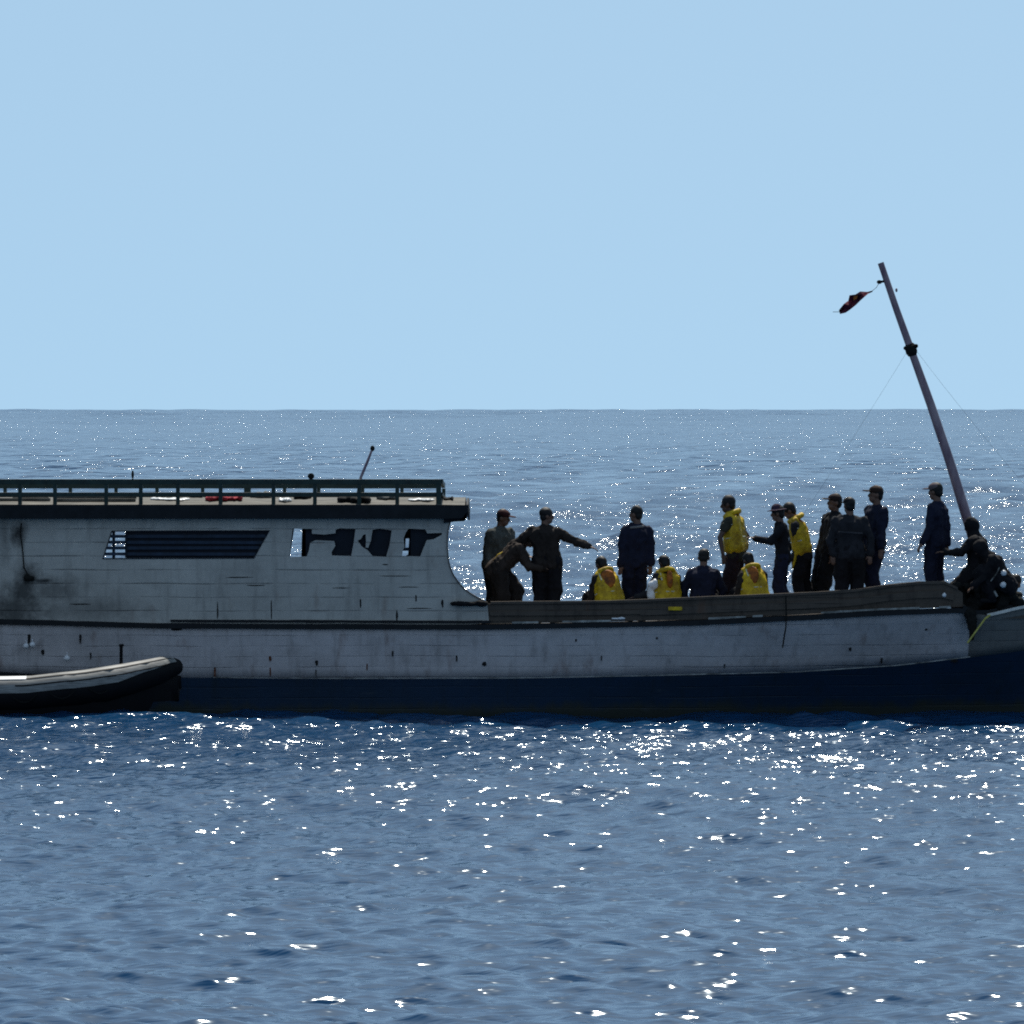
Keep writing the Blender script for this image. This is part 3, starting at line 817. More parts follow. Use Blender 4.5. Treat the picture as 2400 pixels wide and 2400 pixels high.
# net heap hanging over the bow
nt_ = MB(); rnd = random.Random(5)
for i in range(60):
    t = rnd.random(); px_ = 2238 + 150 * t
    lo = 1440 - 26 * t; hi = 1372 + 6 * t
    py_ = rnd.uniform(hi, lo); c = at(px_, py_, rnd.uniform(.66, 1.0))
    nt_.ball(c, (rnd.uniform(.05, .11), rnd.uniform(.06, .12), rnd.uniform(.04, .09)), 9, 6)
for (a, b, w) in ((2276, 1440, .10), (2280, 1455, .095), (2282, 1468, .08), (2283, 1480, .06), (2282, 1490, .04)):
    nt_.ball(at(a - 3, b, .50), (w, .07, .08), 9, 6)
net = nt_.build("fishing_net", M['rope_dark']); remesh(net, .018, 1, .02, 3, 2); tag(net, "dark heap of net and rope spilling over the bow", "fishing net")
for px_, py_, r_, lab in ((2352, 1343, .045, "pale round float above the heap of net"), (2351, 1370, .050, "white round float on the net heap left of the crouching head"), (2213, 1395, .030, "small white float on the brown bulwark before the bow")):
    yy = .48 if px_ > 2300 else .22
    o = MB().ball(at(px_, py_, yy), r_, 14, 10).tube([at(px_, py_, yy) + Vector((0, 0, r_ * .8)), at(px_, py_, yy) + Vector((.01, 0, r_ * 1.25))], .008, 6).build("net_float", M['white_gear'], None, smooth=True); tag(o, lab, "float", "net floats at the bow")
o = MB().tube([at(2330, 1385, .3), at(2337, 1398, .3)], .016, 8).build("wooden_peg", M['trim']); tag(o, "short pale peg sticking out of the net heap", "peg")
o = MB().tube([at(2322, 1362, .4), at(2336, 1344, .4), at(2342, 1330, .4)], .009, 6).build("thin_rope", M['trim']); tag(o, "thin pale cord rising from the net by the crouching people", "cord")
# flag streaming from the mast head
fl = MB(); top = [(2045, 681), (2033, 684), (2016, 683), (2005, 690), (1991, 692), (1988, 705), (1978, 712), (1966, 727)]
bot = [(2045, 684), (2034, 689), (2026, 696), (2016, 705), (2006, 715), (1992, 726), (1982, 733), (1969, 736)]
r1 = [at(a, b, .95 + .05 * math.sin(i * 1.7)) for i, (a, b) in enumerate(top)]
r2 = [at((a[0] + b[0]) / 2, (a[1] + b[1]) / 2, .98 + .07 * math.sin(i * 1.9 + 1)) for i, (a, b) in enumerate(zip(top, bot))]
r3 = [at(a, b, .95 + .05 * math.sin(i * 1.4 + 2)) for i, (a, b) in enumerate(bot)]
fl.strip([r1, r2, r3]); mflag = mat_plain("tattered_red_flag_cloth", (0.20, 0.02, 0.03), .8, .2, .6, 5, col2=(0.035, 0.012, 0.03))
flag = fl.build("flag", mflag, None); md = flag.modifiers.new("thickness", 'SOLIDIFY'); md.thickness = .006
tag(flag, "small tattered dark red flag streaming left from the mast head", "flag")
fo = MB().loop_sweep([[at(2001, 693, .93), at(2012, 691, .93), at(2008, 700, .93), at(2000, 704, .93)], [at(2001, 693, .945), at(2012, 691, .945), at(2008, 700, .945), at(2000, 704, .945)]]).build("orange_patch", M['orange'], flag)
MB().tube([at(2060, 664, 1.13), at(2054, 674, 1.05), at(2044, 682, .97)], .004, 6).build("halyard", M['rope_dark'], flag)
MB().tube([at(1969, 731, .95), at(1952, 731, .95)], .004, 6).build("loose_thread", M['rope_dark'], flag)

# ------------------------------------------------------------------ inflatable boat alongside
dg_ = empty("inflatable_boat", at(60, 1688, -.9)); dg_.location.z = 0
tag(dg_, "black inflatable boat with painted sheen on its tube lying against the wooden boat", "inflatable boat")
M['rubber'] = mat_plain('wet_black_rubber', (0.006, 0.006, 0.007), .65, .15, .3, 8)
M['grey_sheen'] = mat_plain('sheen_grey_rubber', (0.27, 0.27, 0.25), .55, .3, .5, 9, col2=(0.09, 0.09, 0.085), stretch=(.4, 1, 6))  # grey sheen of the black tube, put into the colour
NT = lambda px: curve([(-900, -2.4), (0, -2.4), (160, -2.45), (250, -2.3), (330, -1.95), (400, -1.4), (425, -1.1)])(px)
tube_top = curve([(-900, 1590), (0, 1587), (65, 1586), (200, 1571), (300, 1555), (382, 1540), (425, 1545)])
pts = []; rs = []
for p in [-900, -600, -300, -120, 0, 60, 120, 180, 240, 300, 340, 370, 395, 412]:
    yy = NT(p); r = .25 if p < 250 else float(np.interp(p, [250, 370, 412], [.25, .19, .12]))
    c = at(p, tube_top(p), yy); pts.append(Vector((c.x, yy, c.z - r))); rs.append(r)
tb = MB().tube(pts, rs, 28).build("tube", M['rubber'], dg_, smooth=True)
# grey strip painting sunlit sheen onto the tube's upper face, white panel at the left
def tube_band(p0, p1, a0, a1, name, mat, off):
    mb = MB(); rings = []
    n = max(3, int((p1 - p0) / 20))
    for i in range(n + 1):
        p = p0 + (p1 - p0) * i / n
        yy = NT(p); r = (.25 if p < 250 else float(np.interp(p, [250, 370, 412], [.25, .19, .12])))
        c = at(p, tube_top(p), yy); cz = c.z - r
        A0 = a0; A1 = a1 if p < 250 else a0 + (a1 - a0) * float(np.interp(p, [250, 400], [1, .62]))
        ring = []
        q0 = Vector((at(p - 8, 0, NT(p - 8)).x, NT(p - 8), 0)); q1 = Vector((at(p + 8, 0, NT(p + 8)).x, NT(p + 8), 0))
        tg = (q1 - q0).normalized(); hn = Vector((tg.y, -tg.x, 0))
        for rad, ks in ((r + off, range(9)), (r - .01, range(8, -1, -1))):
            for k in ks:
                t = A0 + (A1 - A0) * k / 8; ring.append((c.x + hn.x * math.sin(t) * rad, yy + hn.y * math.sin(t) * rad, cz + math.cos(t) * rad))
        rings.append(ring)
    mb.loop_sweep(rings); return mb.build(name, mat, dg_, smooth=True)
tube_band(-880, 398, math.radians(2), math.radians(84), "sheen_strip", M['grey_sheen'], .010)
tube_band(-880, 390, math.radians(28), math.radians(34), "dark_rib", M['rubber'], .016)
tube_band(40, 370, math.radians(58), math.radians(62), "dark_rib", M['rubber'], .016)
tube_band(-500, 64, math.radians(10), math.radians(34), "white_panel", M['white_gear'], .018)
# hull under the tubes, far tube
mb = MB(); rws = []
for p in [-880, -500, -200, 0, 120, 220, 300, 360, 400, 418]:
    yy = NT(p); c = at(p, tube_top(p), yy); z = c.z
    yk = yy + .7 if p < 300 else yy + .1
    rws.append([(c.x, yy - .17 if p < 300 else yy - .10, z - .24), (c.x, yy - .14 if p < 300 else yy - .06, z - .42), (c.x, yy - .05, max(-.1, z - .62) if p > 330 else .05), (c.x, yk, -.35 if p < 350 else z - .5), (c.x, yk + .35, -.1 if p < 350 else z - .45), (c.x, yy + 1.3 if p < 200 else yy + .3, z - .25)])
mb.strip(rws); hb_ = mb.build("hull", M['rubber'], dg_, smooth=True)
md = hb_.modifiers.new("thickness", 'SOLIDIFY'); md.thickness = .03
fpts = [Vector((at(p, 0, -.7).x, -.70 if p < 100 else -.8, pts[i].z + dz)) for i, (p, dz) in enumerate(((-900, .06), (-600, .06), (-300, .07), (-120, .08), (0, .06), (60, .03), (150, -.02), (260, 0)))]
MB().tube(fpts, [.2, .2, .2, .2, .2, .2, .18, .12], 20).build("tube", M['rubber'], dg_, smooth=True)
MB().tube([Vector((p.x, p.y + .06, p.z + r - .01)) for p, r in zip(pts, rs)], .014, 8).build("grab_line", M['rope_dark'], dg_)
for k, p0 in enumerate((30, 120, 210, 290)):
    lp = []
    for i in range(7):
        p = p0 + 60 * i / 6; yy = NT(p); cc = at(p, tube_top(p), yy); r = float(np.interp(p, [250, 370, 412], [.25, .19, .12]))
        t = math.radians(92 + 22 * math.sin(math.pi * i / 6)); lp.append(Vector((cc.x, yy - math.sin(t) * (r + .02), cc.z - r + math.cos(t) * (r + .02))))
    MB().tube(lp, .009, 6).build("grab_loop", M['rope_dark'], dg_)
MB().tube([at(284, 1560, -.5), at(284, 1518, -.5), at(284, 1512, -.5)], [.026, .024, .03], 10).tube([at(279, 1513, -.5), at(290, 1512, -.5)], .020, 8).build("bollard_post", M['rubber'], dg_)
for px_, py_, r_, lab in ((61, 1514, .042, "left of the two white balls standing in for glints by the cabin wall foot"), (76, 1511, .042, "right of the two white balls standing in for glints above the inflatable"), (157, 1543, .046, "single white ball standing in for a glint on the white side above the inflatable")):
    o = MB().ball(at(px_, py_, -.05), r_, 12, 9).tube([at(px_, py_, -.05) + Vector((0, 0, r_ * .7)), at(px_, py_ - 14, .0)], .005, 6).build("glint_ball", M['white_gear'], None, smooth=True)  # white balls take the place of bright glints on the hull side
    tag(o, lab, "float", "white glint balls above the inflatable")

# ------------------------------------------------------------------ people
skin_mats = [mat_plain('brown_skin', (0.16, 0.085, 0.055), .55, .35, .2, 20), mat_plain('dark_brown_skin', (0.085, 0.045, 0.030), .5, .35, .2, 20)]
M['hair'] = mat_plain('black_hair', (0.010, 0.009, 0.008), .6, .3, .4, 40)
M['eye'] = mat_plain('dark_eye', (0.02, 0.015, 0.012), .2, .5, .2, 10)
_cl = {}
def cloth(col):
    k = tuple(round(v, 3) for v in col)
    if k not in _cl: _cl[k] = mat_plain('cloth_%d' % len(_cl) if False else 'worn_cloth', col, .85, .15, .45, 7, bump=.3)
    return _cl[k]
NAVY = (0.016, 0.018, 0.036); BLACK = (0.014, 0.013, 0.015); BROWN = (0.034, 0.026, 0.022); GREY = (0.095, 0.098, 0.085); CHAR = (0.028, 0.028, 0.032); OLIVE = (0.045, 0.045, 0.032); MAROON = (0.06, 0.018, 0.018)


class Cap:
    """bag of tapered capsules and ellipsoids to be fused into one skin"""
    def __init__(s): s.mb = MB()
    def cap(s, a, ra, b, rb, n=10):
        a = Vector(a); b = Vector(b); d = b - a; L = max(d.length, 1e-4); u = d / L
        s.mb.tube([a - u * ra * .98, a - u * ra * .8, a - u * ra * .45, a, a.lerp(b, .5), b, b + u * rb * .45, b + u * rb * .8, b + u * rb * .98],
                  [ra * .2, ra * .6, ra * .89, ra, (ra + rb) / 2, rb, rb * .89, rb * .6, rb * .2], n)
        return s
    def ell(s, c, r, fr):
        """ellipsoid with radii along the frame fr = (F, S, U)"""
        F, S, U = fr; n0 = len(s.mb.v); s.mb.ball((0, 0, 0), 1.0, 14, 9)
        for i in range(n0, len(s.mb.v)):
            v = s.mb.v[i]; s.mb.v[i] = tuple(Vector(c) + F * v[0] * r[0] + S * v[1] * r[1] + U * v[2] * r[2])
        return s
    def make(s, name, mat, parent, voxel, disp=0.0, seed=0, smooth_n=2):
        o = s.mb.build(name, mat, None); remesh(o, voxel, 1, disp, seed, smooth_n)
        o.parent = parent; o.location = -world_loc(parent)
        return o


def rot(v, ax, a): return Matrix.Rotation(a, 3, ax) @ v


def person(px, top, y, yaw, label, sit=None, lean=0, side=0, twist=0, arms=None, feet=None, shirt=NAVY, pants=BLACK, sleeve=1.0, skin=0, head=(0, 0),
           vest=None, cap_=None, hair=True, build_=1.0, extra=None, group="people crowded on the boat deck", h=None, squat=None, z0=None, headoff=(0, 0), hood=False, knees=None):
    yawr = math.radians(yaw)
    F = Vector((math.cos(yawr), math.sin(yawr), 0)); S = Vector((-math.sin(yawr), math.cos(yawr), 0)); U = Vector((0, 0, 1))
    la, sa = math.radians(lean), math.radians(side)
    sp = (F * math.sin(la) + S * math.sin(sa) + U * math.cos(la) * math.cos(sa)).normalized()
    Ft = rot(F, S, la)                                             # chest forward
    tw = math.radians(twist); St = rot(S, sp, tw); Ft = rot(Ft, sp, tw)
    target = at(px, top, y)

    def joints(s):
        J = {}
        P = Vector((0, 0, 0)); J['pelvis'] = P
        J['waist'] = P + sp * .16 * s; J['chest'] = P + sp * .36 * s - Ft * .01 * s; J['neck'] = P + sp * .52 * s - Ft * .005 * s
        hy, hp = math.radians(head[0]), math.radians(head[1])
        HU = (sp * .45 + U * .75).normalized(); HF = F.copy(); HF = rot(HF, U, hy); HF = (HF - HU * HF.dot(HU)).normalized(); HS = HU.cross(HF)
        HF = rot(HF, HS, hp); HU = rot(HU, HS, hp)
        J['hf'] = (HF, HS, HU)
        J['head'] = J['neck'] + (sp * .3 + HU * .7).normalized() * .150 * s + HF * .03 * s + Vector((headoff[0], headoff[1], 0))
        bw = .178 * s * (1 + (build_ - 1) * .6)
        for k, sg in (('l', 1), ('r', -1)):
            J['sh' + k] = P + sp * .452 * s + St * sg * bw
            J['hip' + k] = P + S * sg * .095 * s * build_ + sp * -.02 * s
        return J

    J = joints(1.0)
    headtop = J['head'] + J['hf'][2] * .125
    Lt, Ls = .43, .43
    if sit is None:
        leg = .945
        if squat: leg = squat
        x_guess = target.x; dz = deck_z(x_guess, y) if z0 is None else z0
        s = h if h else (target.z - dz) / (headtop.z + leg)
        pz = dz + leg * s
    else:
        seat_z = (bench_top(target.x) if sit == 'bench' else sit)
        s = h if h else (target.z - seat_z) / (headtop.z + .09)
        pz = seat_z + .09 * s; dz = deck_z(target.x, y) if z0 is None else z0
    J = joints(s)
    head_h = J['head']
    base_x = target.x - head_h.x
    O = Vector((base_x, y, pz))
    for k in list(J):
        if k != 'hf': J[k] = J[k] + O
    print("PERSON %-4d s=%.2f height=%.2f" % (px, s, 1.74 * s))
    # legs by two-bone IK
    ff = feet or ([(.06, .12), (-.02, -.12)] if sit is None else [(.66, .13), (.60, -.13)])
    legs = {}
    for (a, b), k in zip(ff, ('l', 'r')):
        hip = J['hip' + k]; foot = Vector((0, 0, 0)) + O + F * a * s + S * b * s; foot.z = dz + .075 * s
        if z0 is None: foot.z = deck_z(foot.x, foot.y) + .075 * s
        d = foot - hip; L = min(d.length, (Lt + Ls) * s * .995); un = d.normalized(); foot2 = hip + un * L
        kk = (F + U * (.9 if sit is not None else .1)); kk = (kk - un * kk.dot(un)).normalized()
        hgt = math.sqrt(max(0, (Lt * s) ** 2 - (L / 2) ** 2)); knee = hip + un * L / 2 + kk * hgt
        legs[k] = (hip, knee, foot2)
    # arms: directions in picture space (x right, y away, z up): upper, fore
    A = arms or (((-.05, 0, -1), (0, 0, -1)), ((.05, 0, -1), (0, 0, -1)))
    arm = {}
    for (u_, f_), k in zip(A, ('l', 'r')):
        sh = J['sh' + k] - sp * .02 * s; el = sh + Vector(u_).normalized() * .285 * s; wr = el + Vector(f_).normalized() * .25 * s
        arm[k] = (sh, el, wr, Vector(f_).normalized())
    root = empty("person", Vector((J['pelvis'].x, J['pelvis'].y, dz)))
    tag(root, label, "person", group)
    HF, HS, HU = J['hf']; hd = J['head']
    B = build_
    # ---- body, one fused skin
    b = Cap()
    for t in (-1, 0, 1):
        b.cap(J['pelvis'] + S * t * .07 * s * B, .095 * s * B, J['waist'] + (S + St).normalized() * t * .055 * s * B, .085 * s * B)
        b.cap(J['waist'] + (S + St).normalized() * t * .055 * s * B, .085 * s * B, J['chest'] + St * t * .085 * s * B, .095 * s * B)
        b.cap(J['chest'] + St * t * .085 * s * B, .095 * s * B, J['neck'] - sp * .08 * s + St * t * .08 * s, .054 * s * B)
    b.cap(J['neck'] - sp * .07 * s, .075 * s, J['neck'] + sp * .03 * s, .052 * s)
    b.cap(J['neck'], .060 * s, hd - HU * .04 * s - HF * .02 * s, .056 * s)
    fr = (HF, HS, HU)
    b.ell(hd + HU * .025 * s - HF * .008 * s, (.098 * s, .078 * s, .100 * s), fr)
    b.ell(hd - HU * .055 * s + HF * .030 * s, (.060 * s, .056 * s, .062 * s), fr)
    b.ell(hd - HU * .012 * s + HF * .093 * s, (.022 * s, .014 * s, .026 * s), fr)
    b.ell(hd - HU * .060 * s + HF * .080 * s, (.016 * s, .026 * s, .010 * s), fr)
    for t in (-1, 1): b.ell(hd + HS * t * .080 * s - HU * .005 * s - HF * .01 * s, (.020 * s, .012 * s, .033 * s), fr)
    for k in 'lr':
        sg = 1 if k == 'l' else -1
        hip, knee, foot = legs[k]; sh, el, wr, fd = arm[k]
        b.cap(hip, .082 * s * B, knee, .054 * s); b.cap(knee, .054 * s, foot, .038 * s)
        tf = (F * .95 + S * sg * .2).normalized()
        b.cap(foot - U * .03 * s - tf * .03 * s, .036 * s, foot - U * .045 * s + tf * .14 * s, .030 * s)
        b.cap(sh, .050 * s * B, el, .038 * s); b.cap(el, .038 * s, wr, .026 * s)
        # hand: palm, four fingers of different length, thumb from the side of the palm
        side_ = fd.cross(U); side_ = side_.normalized() if side_.length > .2 else S.copy()
        nrm = side_.cross(fd).normalized(); palm = wr + fd * .045 * s
        b.ell(palm, (.048 * s, .038 * s, .015 * s), (fd, side_, nrm))
        for q, ln in ((-1.5, .050), (-.5, .066), (.5, .070), (1.5, .058)):
            r0 = palm + fd * .034 * s + side_ * q * .0185 * s; r1 = r0 + (fd - nrm * .15).normalized() * ln * .55 * s; r2 = r1 + (fd - nrm * .75).normalized() * ln * .5 * s
            b.cap(r0, .0095 * s, r1, .0090 * s, 8); b.cap(r1, .0090 * s, r2, .0080 * s, 8)
        t0 = wr + fd * .022 * s - side_ * sg * .026 * s; t1 = t0 + (fd * .6 - side_ * sg * .8).normalized() * .035 * s; t2 = t1 + (fd * .9 - side_ * sg * .3 - nrm * .3).normalized() * .028 * s
        b.cap(t0, .012 * s, t1, .011 * s, 8); b.cap(t1, .011 * s, t2, .009 * s, 8)
    b.make("body", skin_mats[skin], root, .0085, 0, px, 1)
    for t in (-1, 1):
        Cap().ell(hd + HF * .086 * s + HS * t * .032 * s + HU * .012 * s, (.008 * s, .013 * s, .007 * s), fr).mb.build("eye", M['eye'], root)
    # ---- shirt
    c = Cap(); e = .018 * s
    for t in (-1, 0, 1):
        c.cap(J['pelvis'] - sp * .05 * s + S * t * .082 * s * B, .100 * s * B + e * 1.4, J['waist'] + St * t * .065 * s * B, .088 * s * B + e)
        c.cap(J['waist'] + St * t * .065 * s * B, .088 * s * B + e, J['chest'] + St * t * .09 * s * B, .098 * s * B + e)
        c.cap(J['chest'] + St * t * .09 * s * B, .098 * s * B + e, J['neck'] - sp * .085 * s + St * t * .085 * s, .060 * s * B + e)
    c.cap(J['chest'] + sp * .05 * s, .105 * s * B + e, J['neck'] - sp * .045 * s, .072 * s + e)
    for k in 'lr':
        sh, el, wr, fd = arm[k]
        c.cap(J['neck'] - sp * .02 * s, .066 * s, sh + sp * .004 * s, .056 * s)
        if sleeve > .9:
            c.cap(sh, .056 * s * B + e, el, .048 * s + e); c.cap(el, .048 * s + e, wr - fd * .02 * s, .036 * s + e)
        else:
            c.cap(sh, .056 * s * B + e, sh.lerp(el, sleeve), .048 * s + e)
    c.make("shirt", cloth(shirt), root, .014, .030, px * 1.3, 2)
    # ---- trousers and shoes
    c = Cap()
    for t in (-1, 0, 1): c.cap(J['pelvis'] - sp * .02 * s + S * t * .075 * s * B, .100 * s * B + e * .6, J['pelvis'] + sp * .08 * s + S * t * .07 * s * B, .092 * s * B + e * .6)
    for k in 'lr':
        hip, knee, foot = legs[k]
        c.cap(hip, .098 * s * B + e, knee, .078 * s * B + e * 1.3); c.cap(knee, .078 * s * B + e * 1.3, foot + (knee - foot).normalized() * .05 * s, .068 * s + e * 1.3)
    c.make("trousers", cloth(pants), root, .014, .028, px * .7 + 5, 2)
    for k, sg in (('l', 1), ('r', -1)):
        hip, knee, foot = legs[k]; tf = (F * .95 + S * sg * .2).normalized()
        Cap().cap(foot - U * .035 * s - tf * .045 * s, .042 * s, foot - U * .040 * s + tf * .155 * s, .036 * s).mb.build("shoe", M['black'], root, smooth=True)
    # ---- hair, headgear
    if hair and not hood:
        c = Cap(); c.ell(hd + HU * .045 * s - HF * .020 * s, (.102 * s, .088 * s, .098 * s), fr); c.ell(hd - HU * .01 * s - HF * .055 * s, (.055 * s, .076 * s, .075 * s), fr)
        c.make("hair", M['hair'], root, .010, .010, px, 1)
    if hood:
        c = Cap(); c.ell(hd + HU * .02 * s - HF * .015 * s, (.125 * s, .115 * s, .135 * s), fr); c.cap(hd - HU * .07 * s, .09 * s, J['neck'] - sp * .05 * s, .12 * s)
        c.make("hood", cloth(shirt), root, .013, .014, px, 2)
    if cap_:
        kind, colr = cap_
        if kind == 'cap':
            c = Cap(); c.ell(hd + HU * .068 * s - HF * .006 * s, (.106 * s, .094 * s, .072 * s), fr)
            crown = c.make("cap", cloth(colr), root, .009, .004, px, 1)
            v = Cap(); v.ell(hd + HU * .055 * s + HF * .125 * s, (.080 * s, .070 * s, .012 * s), fr)
            v.make("visor", cloth(colr), crown, .008, 0, px, 1)
        else:
            c = Cap(); c.ell(hd + HU * .085 * s, (.092 * s, .084 * s, .080 * s), fr); c.ell(hd + HU * .062 * s, (.170 * s, .160 * s, .014 * s), (HF, HS, HU))
            c.make("brimmed_hat", cloth(colr), root, .009, .008, px, 1)
    # ---- life vest
    if vest:
        c = Cap(); q = .030 * s
        for t in (-1, 0, 1):
            c.cap(J['pelvis'] + sp * .07 * s + S * t * .098 * s, .122 * s + q, J['chest'] + sp * .02 * s + St * t * .09 * s, .108 * s + q)
        for t in (-1, 1):
            c.cap(J['chest'] + sp * .03 * s + St * t * .09 * s, .10 * s + q, J['neck'] - sp * .045 * s + St * t * .115 * s, .062 * s + q * .8)
        v = c.make("life_vest", M['yellow'], root, .013, .020, px * .9, 2)
        c = Cap(); n = 12
        ring = [J['neck'] + sp * .012 * s - Ft * .012 * s + (Ft * math.cos(2 * math.pi * i / n) * .105 + St * math.sin(2 * math.pi * i / n) * .12) * s + sp * .03 * s * math.cos(2 * math.pi * i / n + math.pi) for i in range(n)]
        for i in range(n): c.cap(ring[i], .040 * s, ring[(i + 1) % n], .040 * s, 8)
        c.make("vest_collar", M['yellow'], v, .012, .010, px, 1)
        # orange panel towards the picture, pale tape and buckle strap round the waist
        view = Vector((0, -1, 0)); bk = view - sp * view.dot(sp); bk.normalize(); sd = sp.cross(bk).normalized()
        cx = J['chest'] + sp * .03 * s + bk * .145 * s + sd * (vest.get('shift', 0)) * s
        if vest.get('orange', True): Cap().ell(cx, (.034 * s, .098 * s * vest.get('w', 1), .150 * s), (bk, sd, sp)).make("orange_panel", M['orange'], v, .010, .008, px, 1)
        n = 22; c = Cap(); zc = J['waist'] + sp * .03 * s
        pr = [zc + (Ft * math.cos(2 * math.pi * i / n) * .142 + (St + S).normalized() * math.sin(2 * math.pi * i / n) * .232) * s for i in range(n)]
        for i in range(n): c.cap(pr[i], .011 * s, pr[(i + 1) % n], .011 * s, 6)
        c.mb.build("waist_strap", M['tape'], v)
        for t in (-1, 1):
            a = J['neck'] - sp * .02 * s + St * t * .10 * s + bk * .075 * s; d_ = J['chest'] + sp * .02 * s + St * t * .085 * s + bk * .145 * s
            Cap().cap(a, .012 * s, d_, .012 * s, 6).mb.build("shoulder_tape", M['tape'], v)
    if extra: extra(root, J, s, arm, F, S, sp, legs)
    return root


dn = lambda *p: p
D = (0, 0, -1)
# 1  grey-green shirt, red-brown cap, by the cabin
person(1180, 1196, 2.3, 320, "person in a grey green shirt and maroon cap standing nearest the cabin", shirt=GREY, pants=BLACK, cap_=('cap', MAROON), head=(20, 8), lean=9, build_=1.28,
       arms=(((.35, -.2, -.9), (.6, -.4, -.25)), ((-.22, -.1, -1), (.05, -.3, -1))), skin=0)
# 2  bending over to the right
def yellow_strap(root, J, s, arm, F, S, sp, legs):
    a = J['pelvis'] + sp * .20 * s + Vector((-.06, -.02, .13)) * s
    Cap().cap(J['pelvis'] + sp * .02 * s + Vector((-.15, -.06, .02)), .022, J['pelvis'] + sp * .16 * s + Vector((-.10, -.08, .09)), .026).cap(J['pelvis'] + sp * .16 * s + Vector((-.10, -.08, .09)), .026, J['pelvis'] + sp * .33 * s + Vector((-.03, -.07, .11)), .022).make("yellow_strap", M['yellow'], root, .012, .008, 3, 1)
person(1246, 1238, 1.2, 0, "dark clothed person bending forward between the capped person and the one with outstretched arm", shirt=(.055, .040, .032), pants=BROWN, lean=48, h=.98, head=(0, 25), build_=1.34,
       arms=(((.45, .1, -.8), (.7, .1, -.3)), ((.4, -.1, -.75), (.8, -.1, -.1))), feet=[(.26, .10), (-.22, -.10)], squat=.83, extra=yellow_strap)
# 3  pointing
person(1282, 1191, 1.0, 70, "person in brown with right arm stretched out pointing down over the deck", shirt=BROWN, pants=BLACK, build_=1.20, head=(-60, 6), side=3,
       arms=(((-.75, .1, -.5), (-.55, 0, -.55)), ((.80, -.1, -.42), (.92, -.05, -.34))), feet=[(.0, .11), (.0, -.10)])
# 4  seated, vest
person(1409, 1312, 1.1, 125, "seated person in a yellow vest, leftmost of those sitting, bare head bowed", sit='bench', vest={'shift': .03, 'w': 1.25}, lean=20, head=(0, 18), shirt=BROWN, skin=1, h=.97,
       side=0, arms=(((-.2, .1, -1), (-.15, .6, -.5)), ((.1, .2, -1), (-.3, .6, -.5))))
# 5  standing navy
person(1490, 1187, 1.5, 100, "tall person in a long navy coat standing with arms hanging between two seated yellow vests", shirt=NAVY, pants=NAVY, build_=1.0, head=(50, 4), side=-4,
       arms=(((-.16, -.1, -1), (-.10, -.1, -1)), ((.14, -.1, -1), (-.05, -.15, -1))), feet=[(.02, .07), (.0, -.07)],
       extra=lambda root, J, s, arm, F, S, sp, legs: Cap().cap(J['neck'] + Vector((-.10, -.075, -.045)), .020, J['neck'] + Vector((.08, -.095, -.025)), .020).make("pale_collar", cloth((.22, .21, .20)), root, .009, .004, 2, 1))
# 6  seated vest
person(1556, 1304, 1.1, 115, "seated person in a yellow vest beside the white bag", sit='bench', vest={'shift': .05, 'w': .55}, lean=8, head=(10, 12), shirt=CHAR, skin=1,
       arms=(((-.35, -.1, -.9), (-.7, .1, -.15)), ((.2, .1, -1), (-.3, .4, -.6))))
# 7  seated dark
person(1650, 1289, 1.1, 85, "seated person in black with broad shoulders seen from behind", sit='bench', shirt=NAVY, lean=10, head=(0, 10), build_=1.06, skin=0,
       arms=(((-.42, .1, -1), (.1, .3, -1)), ((.42, .1, -1), (-.1, .3, -1))))
# 8  standing yellow vest
person(1706, 1163, 1.9, 160, "bare headed person in a yellow vest standing with bent elbows, tallest of the yellow vests", vest={'shift': .03, 'orange': False}, shirt=OLIVE, pants=(0.030, 0.018, 0.022), head=(8, 6), skin=1, lean=9,
       arms=(((-.45, -.45, -.85), (.15, -.3, -.9)), ((.55, .2, -.75), (-.3, .2, -.6))), feet=[(.0, .09), (.0, -.09)], sleeve=.5, side=0)
# 9  seated vest by his legs
person(1755, 1288, .85, 120, "crouching person in a yellow vest seated at the feet of the tallest yellow vest", sit='bench', vest={'shift': .0}, lean=16, head=(0, 22), shirt=BROWN, skin=1, h=.93, headoff=(.0, 0),
       arms=(((-.2, .0, -1), (-.25, .5, -.5)), ((.2, .2, -1), (-.2, .6, -.4))))
# 10 standing with brimmed hat, reaching left
person(1822, 1186, 1.2, 185, "person in dark clothes and brimmed hat reaching a hand towards the tallest yellow vest", shirt=BLACK, pants=NAVY, cap_=('hat', (.05, .03, .05)), head=(-12, 5), lean=5,
       arms=(((-.55, -.3, -.6), (-.97, -.1, .20)), ((.08, .15, -1), (-.1, .2, -1))), feet=[(.02, .09), (-.08, -.09)])
# 11 standing vest, head down behind the hat
def trailing_strap(root, J, s, arm, F, S, sp, legs):
    Cap().cap(J['pelvis'] + Vector((-.10, -.14, .08)), .028, J['pelvis'] + Vector((-.13, -.15, -.12)), .022).cap(J['pelvis'] + Vector((-.13, -.15, -.12)), .022, J['pelvis'] + Vector((-.17, -.14, -.24)), .012).make("hanging_strap", M['yellow'], root, .011, .006, 7, 1)
person(1850, 1196, 2.1, 175, "person in a bright yellow vest with orange panel standing behind the brimmed hat", vest={'shift': 0, 'w': 1.15}, shirt=CHAR, pants=BLACK, lean=14, head=(0, 24), h=.985,
       arms=(((.1, .2, -1), (-.2, .1, -1)), ((-.2, -.2, -1), (-.5, -.1, -.6))), feet=[(-.02, .10), (-.16, -.10)], extra=trailing_strap)
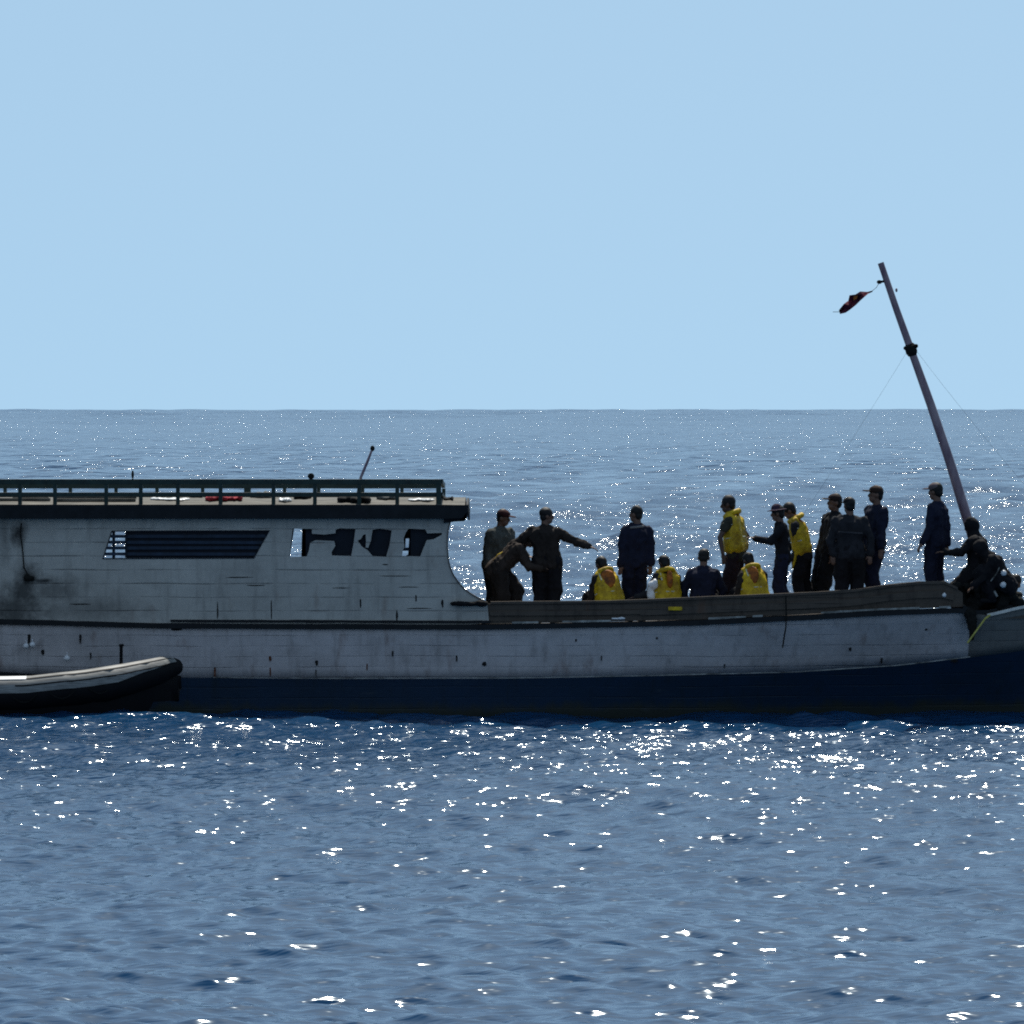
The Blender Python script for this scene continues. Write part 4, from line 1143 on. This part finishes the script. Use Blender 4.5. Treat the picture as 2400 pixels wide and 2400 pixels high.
# 12, 13 dark pair
person(1955, 1159, 2.3, 200, "person in a brown cap leaning right at the back of the dark pair", shirt=BLACK, pants=BLACK, cap_=('cap', (.035, .02, .018)), side=4, lean=-9, head=(0, 0), build_=1.25,
       arms=(((-.45, -.1, -1), (-.05, -.1, -1)), ((.2, 0, -1), (.1, 0, -1))), feet=[(.16, .10), (.12, -.13)])
person(1990, 1167, .95, 85, "bulky person in black and a flat dark cap standing in front of the dark pair", shirt=CHAR, pants=BLACK, cap_=('cap', BLACK), head=(30, 0), build_=1.22,
       arms=(((-.36, -.1, -1), (.12, -.1, -1)), ((.45, -.1, -1), (-.05, -.1, -1))), feet=[(.0, .13), (.0, -.11)],
       extra=lambda root, J, s, arm, F, S, sp, legs: Cap().cap(J['chest'] + Vector((-.17, -.17, -.08)), .014, J['chest'] + Vector((.17, -.17, -.10)), .014).make("vest_strap", cloth((.06, .06, .065)), root, .009, .004, 2, 1))
# 14 cap with visor to the left
person(2052, 1140, 1.3, 195, "person in dark overalls and a peaked cap facing left, right of the dark pair", shirt=NAVY, pants=NAVY, cap_=('cap', (.05, .028, .020)), head=(-5, -2), lean=-4, build_=1.12, twist=15,
       arms=(((-.12, -.2, -1), (-.05, -.3, -.9)), ((.38, -.1, -1), (-.45, -.25, -.75))), feet=[(.0, .07), (-.05, -.07)])
# 15 standing alone near the mast
person(2192, 1133, 1.2, 150, "slim person in navy with pale cap standing left of the mast foot", shirt=NAVY, pants=NAVY, cap_=('cap', (.20, .15, .15)), head=(0, 4), lean=-1, build_=1.0,
       arms=(((-.12, -.1, -1), (-.45, -.2, -.85)), ((.20, .0, -1), (.05, -.1, -1))), feet=[(.0, .07), (-.02, -.07)])
# 16 wrapped figure at the mast
person(2276, 1219, 1.15, 172, "hooded person bent at the mast foot reaching an arm to the left", shirt=BLACK, pants=BLACK, hood=True, lean=6, build_=1.5, head=(0, 14), h=.94, squat=.74,
       arms=(((-.6, -.1, -.5), (-.95, -.1, .05)), ((-.2, .2, -1), (.1, 0, -1))), feet=[(.05, .12), (-.2, -.12)])
# 17 crouching with rounded back to the right
person(2298, 1272, .7, 185, "crouching person in black with rounded back right of the mast foot", sit=zpx(1378, .7), shirt=BLACK, pants=BLACK, hood=True, lean=34, build_=1.35, head=(0, 26), h=.92, z0=zpx(1412, .7),
       arms=(((-.4, -.1, -.8), (-.6, -.2, -.5)), ((-.3, .2, -.8), (-.6, 0, -.5))), feet=[(.25, .15), (.2, -.15)])
# 18 low head at the right picture edge
person(2380, 1344, 1.3, 8, "person sitting low at the bow, black haired head by the right picture edge", sit=zpx(1432, 1.3) - .12, shirt=MAROON, pants=BLACK, lean=38, head=(0, 20), h=.88, z0=zpx(1450, 1.3), skin=1,
       arms=(((.4, -.1, -.8), (.5, -.2, -.6)), ((.3, .2, -.8), (.5, 0, -.6))), feet=[(.35, .12), (.3, -.12)])
# white bag between the first two seated figures
bg_ = Cap(); c0 = at(1530, 1372, 1.0)
bg_.ell(c0, (.085, .07, .075), (Vector((1, 0, 0)), Vector((0, 1, 0)), Vector((0, 0, 1)))).ell(c0 + Vector((.03, 0, .05)), (.045, .05, .05), (Vector((1, 0, 0)), Vector((0, 1, 0)), Vector((0, 0, 1)))).cap(c0 + Vector((-.04, 0, -.05)), .05, c0 + Vector((-.03, 0, -.17)), .06)
o = bg_.mb.build("white_bag", M['white_gear']); remesh(o, .012, 1, .02, 4, 2); tag(o, "small crumpled white plastic bag on the bench beside a seated yellow vest", "bag")
